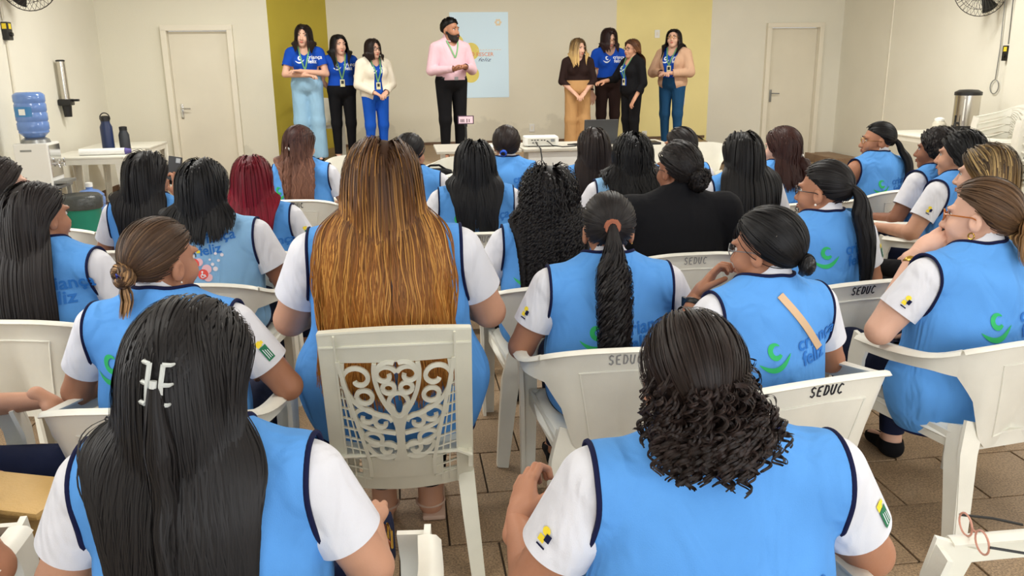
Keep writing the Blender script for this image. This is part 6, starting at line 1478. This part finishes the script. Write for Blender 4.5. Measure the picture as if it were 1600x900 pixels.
# --- fourth row
seated(-1.25, 4.3, 1.18, -8, 320, 'woman with long black hair holding up a phone near the water bottles', S_TAN, longhair((30, 28, 30), 20, 0.52, part=0.0, n=700, layer=0.03, xmax=0.10), body=dict(w=1.08, hyaw=-12, armR=((0.24, 0.15, 0.74), (0.045, 0.27, 0.955))), hands=dict(R=dict(curl=0.7, dir=(-0.1, 0.3, 0.9), back=(0.7, -0.5, 0))), prn=dict(z=0.78, x=-0.02, s=1.2), badges=(),
       chair_=('plain', 'white plastic armchair under the woman holding up a phone', {}))
ph = empty('phone', (-1.195, 4.60, 1.055), D2R(-12)); tag(ph, 'black phone held up by the long-haired woman near the water bottles', 'phone'); ph.rotation_euler = (D2R(-8), D2R(8), D2R(-12))
MB().box((0, 0, 0), (0.074, 0.009, 0.150), 0.004).build('phone_body', M_BLACK, ph); MB().box((0.018, 0.001, 0.055), (0.026, 0.014, 0.026), 0.003).build('camera_bump', M_GREYM, ph)
seated(-0.73, 4.2, 1.155, -6, 325, 'woman with bright cherry red hair', S_MED, longhair(RED, 21, 0.46, part=0.0, n=750, layer=0.026, xmax=0.10, hk=dict(tips=(138, 16, 40))), body=dict(w=1.08, hyaw=4), prn=dict(z=0.77, x=0.04, s=1.2), badges=('R',),
       chair_=('ink', 'white plastic armchair under the red-haired woman', {}))
seated(0.39, 4.4, 1.18, -2, 296, 'woman with layered jet black hair down her back, middle of the fourth row', S_MED, longhair((24, 24, 28), 22, 0.50, part=0.0, n=800, layer=0.034, wave=0.006, lam=0.16, clump=0.6, xmax=0.10, ragged=0.35), body=dict(w=1.14, hyaw=-3), prn=dict(z=0.80, x=-0.01, s=1.3), badges=(),
       chair_=('faded', 'white plastic armchair under the woman with layered jet black hair', {}))
seated(1.28, 4.5, 1.18, -2, 282, 'woman with wavy black bob in a pale blue vest', S_TAN, longhair((22, 22, 25), 23, 0.27, part=0.02, n=700, layer=0.042, wave=0.008, lam=0.09, clump=0.5, back=0.4, xmax=None, stiff=0.6), vm=M_VESTL, body=dict(w=1.22, b=1.05), prn=dict(z=0.865, x=0.0, s=1.35, tilt=0.10), badges=(),
       chair_=('plain', 'white plastic armchair under the woman with the wavy black bob', {}))
seated(1.88, 4.4, 1.19, 2, 284, 'woman with long smooth black hair spread over her back, right of the black shirt', S_TAN, longhair((28, 26, 27), 24, 0.50, part=0.0, n=850, layer=0.032, clump=0.35, xmax=0.17), body=dict(w=1.08, hyaw=2), prn=False, badges=(),
       chair_=('ink', 'white plastic armchair under the woman with long smooth black hair', {}))
seated(-1.76, 3.9, 1.21, -14, 357, 'woman in glasses at the left edge with dark hair', S_LIGHT, longhair((58, 50, 47), 25, 0.46, part=0.0, n=700, layer=0.03, extra=lambda B, r: spectacles(B, r, mat('red_frame', (120, 40, 44), 0.3))), body=dict(w=1.05, hyaw=-40), prn=False, badges=(),
       chair_=('plain', 'white plastic armchair under the woman in glasses at the left edge', {}))
# --- front row
def h_half(col, seed, L, tie, tm, tips=None, streaks=0.0, wave=0.01, streak=None, tr=0.008, xmax=0.09):
    def f(B, root, px):
        h = H_(col, px, seed, B, tips=tips, streak=streak); h.long(L, part=0.0, n=520, layer=0.028, wave=wave, lam=0.10, clump=0.5, xmax=xmax, streaks=streaks); h.gather(tie, n=340, thick=0.022); h.tail(tie, L*0.8, 0.014, 0.03, 0.012, d0=(0, -0.7, -0.7), n=220, wave=wave, lam=0.1); h.build(root); hair_tie(B, root, np.asarray(tie)*1.12, 0.014, tm, tr=tr)
    return f
seated(-0.66, 5.7, 1.19, -6, 236, 'woman with wavy reddish brown hair in a white scrunchie, front row', S_MED, h_half((70, 42, 38), 30, 0.50, A3(-0.01, -0.106, -0.005), M_WHITE, tips=(140, 96, 76)), body=dict(w=1.06, hyaw=-22), prn=dict(z=0.79, x=-0.06, s=1.2, text=False), badges=(),
       chair_=('ink', 'white plastic armchair under the woman with the white scrunchie', {}))
def h_lowbun(col, seed, tm, pos=(0.01, -0.104, -0.04), R=0.014, r=0.022, tie=True):
    def f(B, root, px):
        h = H_(col, px, seed, B); h.gather(pos, n=420, thick=0.013); h.bun(np.asarray(pos)*A3(1, 1.14, 1), R, r, n=120); h.build(root)
        if tie: hair_tie(B, root, np.asarray(pos)*A3(1, 1.10, 1), 0.018, tm, tr=0.007)
    return f
seated(0.06, 5.2, 1.17, -6, 253, 'woman with low black bun and violet hair tie behind the long brown hair', S_TAN, h_lowbun(BLACK, 31, mat('violet_tie', (116, 70, 150), 0.6)), body=dict(w=1.06, hyaw=-26), prn=dict(z=0.76, x=0.0, s=1.25), badges=(),
       chair_=('plain', 'white plastic armchair under the woman with the violet hair tie', {}))
seated(0.70, 5.5, 1.18, 0, 236, 'woman with brown hair tied in a blue scrunchie before the desk', S_TAN, h_lowbun((46, 36, 33), 32, mat('blue_scrunchie', (30, 84, 200), 0.7), (-0.035, -0.098, -0.035), 0.010, 0.016), body=dict(w=1.10, hyaw=2), prn=dict(z=0.84, x=0.03, s=1.35, tilt=0.12), badges=(),
       chair_=('plain', 'white plastic armchair under the woman with the blue scrunchie', {}))
seated(1.20, 5.1, 1.18, 0, 251, 'woman with long straight dark brown hair before the laptop', S_MED, longhair((44, 33, 31), 33, 0.50, part=0.0, n=600, layer=0.026, xmax=0.11), body=dict(w=1.0), prn=False, badges=(),
       chair_=('plain', 'white plastic armchair under the woman with straight dark brown hair', {}))
seated(1.78, 5.15, 1.17, 6, 248, 'woman half hidden behind the frizzy bun with dark parted hair', S_TAN, h_lowbun((40, 34, 33), 34, M_BLACK, tie=False), body=dict(w=1.02, hyaw=25), prn=False, badges=(),
       chair_=('plain', 'white plastic armchair under the half-hidden woman', {}))
seated(2.35, 4.9, 1.17, 4, 253, 'woman with auburn hair in a low ponytail with a pearl clip', S_LIGHT, h_half(AUB, 35, 0.32, A3(0.03, -0.102, -0.035), M_PEARL, xmax=0.11, wave=0.006), body=dict(w=1.08, hyaw=26), prn=dict(z=0.73, x=-0.03, s=1.2), badges=(),
       chair_=('ink', 'white plastic armchair under the auburn-haired woman', {}))
def h_e7(B, root, px):
    h = H_((24, 22, 24), px, 36, B); tie = (0, -0.106, 0.010); h.gather(tie, n=500); h.tail(tie, 0.62, 0.015, 0.030, 0.016, d0=(0, -1, 0.1), n=260); h.build(root); spectacles(B, root, M_GOLD, 0.0018); earring(B, root, 'L', M_PEARL, 0.005)
seated(3.2, 5.25, 1.165, 10, 246, 'woman in profile with sleek long black ponytail and bare shoulder', S_TAN, h_e7, body=dict(w=1.08, hyaw=62), prn=dict(z=0.79, x=0.03, s=1.3), badges=(), teekw=dict(t0=-0.25),
       chair_=('faded', 'white plastic armchair under the woman in profile with sleek ponytail', {}))
seated(3.12, 4.5, 1.18, 20, 268, 'woman mostly hidden by her neighbour, dark curls, near the coffee table', S_BROWN, longhair((36, 30, 29), 37, 0.28, n=420, wave=0.007, lam=0.04, curl=True, layer=0.03), body=dict(w=1.02, hyaw=20), prn=False, badges=(),
       chair_=('plain', 'white plastic armchair under the mostly hidden woman', {}))
seated(2.95, 4.05, 1.20, 22, 290, 'woman with wavy black hair and a badge on her white sleeve, right side', S_MED, longhair((22, 21, 23), 38, 0.46, part=0.0, n=700, wave=0.010, lam=0.07, layer=0.036, clump=0.55, xmax=0.12), body=dict(w=1.10, hyaw=18, armL=((0.30, 0.04, 0.70), (0.22, 0.30, 0.68))), prn=False, badges=('L',),
       chair_=('plain', 'white plastic armchair under the woman with wavy black hair, right side', {}))

# ---------------------------------------------------------------- the presenters on the stage
def standing(x, y, top, yaw, label, skin_, hair, body, legs=None, hands=None, trousers=None, wide=0.0, waist=0.60, shoe=M_BLKC, px=122):
    root = empty('person', (x, y, SH), D2R(yaw)); s = (top-SH)/1.585; root.scale = (s, s, s); tag(root, label, 'person', 'presenters on the stage')
    bk = dict(arm=0.88)|dict(body)
    for q in ('hyaw', 'hpitch', 'hroll'):
        if q in bk: bk[q] = D2R(bk[q])
    B = Body(False, **bk); body_mesh(B, root, skin_, 220, hands)
    make_trousers(B, root, trousers, 260, waist=waist, ankle=0.05 if wide else 0.09, wide=wide); make_shoes(B, root, shoe, 220)
    if hair: hair(B, root, 220)
    return B, root
def lanyard(B, root, fn, drop=0.64, m=None, card=True):
    dz = B.dz; m = m or mat('lanyard_green', (110, 168, 112), 0.6)
    for sg in (-1, 1):
        pts = np.array([(sg*0.068*(1-t)**0.8, 0.985-(0.985-drop)*t) for t in np.linspace(0, 1, 12)]); P = decal(np.stack([-pts[:, 0], pts[:, 1]-0.8], 1), fn, (0, 0, 0.8+dz), (-1, 0, 0), (0, 0, 1), (0, -1, 0), 0.006)
        MB().sweep(P, 0.016, 0.003, up=(0, 1, 0)).build('lanyard', m, root)
    if card:
        c = decal(np.array([(0, 0)]), fn, (0, 0, drop-0.05+dz), (-1, 0, 0), (0, 0, 1), (0, -1, 0), 0.008)[0]; o = MB().box(tuple(c), (0.058, 0.004, 0.09), 0.002).build('badge_card', mat('badge_card', (226, 222, 180), 0.5), root)
        MB().box((c[0], c[1]+0.003, c[2]+0.01), (0.034, 0.002, 0.04)).build('badge_photo', M_BLACK, o)
def tee_front(B, root, m=M_ROYAL, **k):
    sh, fn = make_tee(B, root, m, 240, **(dict(hem=0.55, neck=0.082)|k)); vest_print(B, sh, fn, z=0.83, x=0.03, s=1.15, white=True, front=True, tilt=0.0); return sh, fn
M_LBLUE = cloth('light_blue_trousers', (150, 190, 218), 0.85, 0.5); M_DBRN = cloth('dark_brown_cloth', (44, 30, 28), 0.85, 0.35); M_TANP = cloth('tan_trousers', (188, 146, 98), 0.85, 0.5)
M_CREAM = cloth('cream_blazer', (232, 224, 206), 0.85, 0.35); M_PINKS = cloth('pink_shirt', (222, 186, 196), 0.85, 0.4); M_BEIGE = cloth('beige_cardigan', (206, 168, 140), 0.9, 0.5); M_JEANS = cloth('blue_jeans', (32, 74, 112), 0.85, 0.4); M_BTRS = cloth('blue_trousers', (28, 86, 190), 0.85, 0.35)
HANG = ((0.235, -0.01, 0.64), (0.235, 0.06, 0.41)); CLASP = ((0.235, 0.03, 0.645), (0.085, 0.19, 0.55))
B, r = standing(-1.12, 10.9, 2.08, 182, 'standing woman with arms folded in light blue wide trousers', S_LIGHT, longhair((44, 33, 30), 40, 0.34, part=0.0, n=450, layer=0.022, xmax=0.09, back=0.0, framing=0.55), dict(w=0.98, armL=((0.235, 0.06, 0.67), (-0.03, 0.185, 0.70)), armR=((0.235, 0.06, 0.67), (0.0, 0.195, 0.655)), hyaw=-6, hroll=-6), trousers=M_LBLUE, wide=0.055, waist=0.66)
sh, fn = tee_front(B, r); lanyard(B, r, fn, 0.72, card=False)
B, r = standing(-0.70, 10.95, 1.96, 190, 'standing woman with long black hair over one shoulder and black trousers', S_LIGHT, longhair((30, 26, 26), 41, 0.50, part=0.0, n=450, layer=0.024, xmax=0.09, back=0.0, framing=0.55), dict(w=0.98, armL=((0.245, -0.05, 0.66), (0.10, -0.17, 0.52)), armR=((0.245, -0.05, 0.66), (0.10, -0.17, 0.52)), hyaw=16), trousers=M_BLKC)
sh, fn = tee_front(B, r); lanyard(B, r, fn, 0.68)
B, r = standing(-0.28, 10.75, 1.90, 202, 'standing woman in a cream blazer and blue trousers with clasped hands', S_LIGHT, longhair((48, 36, 33), 42, 0.30, part=0.0, n=420, layer=0.022, xmax=0.09, back=0.0, framing=0.55), dict(w=1.03, armL=CLASP, armR=CLASP, hyaw=12), trousers=M_BTRS, shoe=mat('tan_shoe', (170, 130, 100), 0.5))
sh, fn = tee_front(B, r); lanyard(B, r, fn, 0.68); make_tee(B, r, M_CREAM, 240, full=True, g=0.018, sleeve=0.008, hem=0.44, neck=0.085, name='blazer', openw=0.062); spectacles(B, r, M_BLACK, 0.003, False)
def h_man(B, root, px):
    h = H_((28, 23, 22), px, 43, B); h.cap(0.018); n = 420; d = scalp_roots(n, h.rng); d = d[d[:, 2] > 0.1]; n = len(d); P0 = h.out(HC+d*(HR+0.008)); D0 = d*0.4+A3(0.3, 0.5, 0.5)*np.clip(d[:, 2:3], 0, 1); D0 /= np.linalg.norm(D0, axis=1)[:, None]
    P, N = h.sim(P0, D0@B.Rh.T, h.rng.uniform(0.012, 0.028, n)*np.clip(d[:, 2]*1.3, 0.3, 1), np.full(n, 0.012), 5, 0, 0.9); h.put(P, N, np.full(6, 0.010)); h.build(root)
    fnb = lambda P: B.head(P)-0.009
    V, Fc = surf_nets(fnb, axis_grid(B.Hc[0]-0.12, B.Hc[0]+0.12, 0.008), axis_grid(B.Hc[1]-0.14, B.Hc[1]+0.15, 0.008), axis_grid(B.Hc[2]-0.15, B.Hc[2]+0.02, 0.008))
    Q = (V-B.Hc)@B.Rh; g = np.minimum(np.interp(Q[:, 1], [0.0, 0.05, 0.09, 0.11], [0.0, -0.045, -0.058, -0.052])-Q[:, 2], Q[:, 1]-0.008); lip = np.sqrt((Q[:, 0]/0.021)**2+((Q[:, 2]+0.068)/0.0085)**2)-1
    g = np.minimum(g, np.where(Q[:, 1] > 0.07, lip*0.02, 1)); V, Fc, _ = clip(V, Fc, g); mesh_obj('beard', V, Fc, mat('beard_hair', (30, 24, 22), 0.7, bump=0.6, bscale=260), root)
B, r = standing(0.66, 10.45, 2.12, 200, 'bearded man in a pink shirt and black trousers beside the slide', S_TAN, h_man, dict(w=1.06, bust=0, arm=0.95, armL=((0.25, 0.03, 0.665), (0.075, 0.23, 0.70)), armR=((0.25, 0.03, 0.665), (0.075, 0.24, 0.68)), hyaw=28, hip=0.86), trousers=M_BLKC, hands=dict(L=dict(curl=0.3), R=dict(curl=0.3, back=(0, 0, -1))))
sh, fn = make_tee(B, r, M_PINKS, 240, full=True, g=0.012, sleeve=0.006, hem=0.56, neck=0.066); lanyard(B, r, fn, 0.80, card=False)
mb = MB(); mb.tube([B.C7+A3(0.066*math.cos(a), 0.022+0.058*math.sin(a), 0.008-0.02*math.sin(a)) for a in np.linspace(-4.4, 1.25, 18)], 0.014, 6, flat=0.6); mb.build('collar', M_PINKS, r, 60)
mb = MB(); mb.sweep([(0.178*math.cos(a), 0.134*math.sin(a), 0.935) for a in np.linspace(0, 2*math.pi, 33)[:-1]], 0.008, 0.032, closed=True); o = mb.build('belt', M_BLACK, r); MB().box((0, 0.14, 0.935), (0.045, 0.012, 0.036), 0.003).build('buckle', M_GREYM, o)
B, r = standing(2.36, 11.0, 1.89, 176, 'standing blonde woman in a dark brown top and tan wide trousers', S_LIGHT, longhair((104, 78, 50), 45, 0.42, part=0.0, n=450, layer=0.022, xmax=0.09, back=0.0, framing=0.55, hk=dict(tips=(204, 168, 110), streak=(214, 180, 120)), streaks=0.5), dict(w=0.98, armL=((0.225, 0.02, 0.645), (0.08, 0.17, 0.50)), armR=((0.225, 0.02, 0.645), (0.08, 0.17, 0.50)), hyaw=34, hpitch=-8), trousers=M_TANP, wide=0.05, waist=0.66)
make_tee(B, r, M_DBRN, 240, full=True, g=0.009, sleeve=0.006, hem=0.60, neck=0.066, name='sweater')
B, r = standing(2.86, 11.35, 2.02, 178, 'tall standing woman in a blue shirt and dark brown trousers looking down', S_LIGHT, longhair((52, 32, 32), 46, 0.32, part=0.0, n=420, layer=0.028, xmax=0.09, back=0.0, framing=0.55, wave=0.006, lam=0.1), dict(w=1.0, armL=HANG, armR=HANG, hyaw=10, hpitch=-14), trousers=M_DBRN)
sh, fn = tee_front(B, r); spectacles(B, r, M_GOLD, 0.0022, False); watch(B, r, 'R', M_BLACK)
B, r = standing(3.05, 10.85, 1.86, 112, 'standing woman in a black blazer reaching to the blonde woman', S_MED, longhair((92, 60, 42), 47, 0.36, part=0.0, n=450, layer=0.028, xmax=0.12, hk=dict(tips=(150, 100, 64)), streaks=0.2), dict(w=1.06, armL=((0.235, -0.02, 0.63), (0.22, 0.10, 0.44)), armR=((0.22, 0.13, 0.69), (0.16, 0.38, 0.66)), hyaw=4), trousers=M_BLKC)
sh, fn = tee_front(B, r); lanyard(B, r, fn, 0.70); make_tee(B, r, M_BLKC, 240, full=True, cuff=0.35, g=0.018, sleeve=0.008, hem=0.42, neck=0.085, name='blazer', openw=0.062); spectacles(B, r, M_BLACK, 0.0022, False)
B, r = standing(3.72, 11.2, 2.00, 140, 'standing woman in a beige cardigan and blue jeans looking up', S_LIGHT, longhair((34, 29, 29), 48, 0.42, part=0.0, n=450, layer=0.024, xmax=0.09, back=0.1, framing=0.5), dict(w=1.04, b=1.0, arm=0.92, belly=0.008, armL=((0.26, 0.06, 0.67), (0.06, 0.23, 0.66)), armR=((0.26, 0.06, 0.67), (0.06, 0.23, 0.66)), hyaw=10, hpitch=12), trousers=M_JEANS)
sh, fn = tee_front(B, r); lanyard(B, r, fn, 0.76); make_tee(B, r, M_BEIGE, 240, full=True, cuff=0.1, g=0.020, sleeve=0.014, hem=0.46, neck=0.088, name='cardigan', openw=0.085); spectacles(B, r, M_GOLD, 0.0022, False)
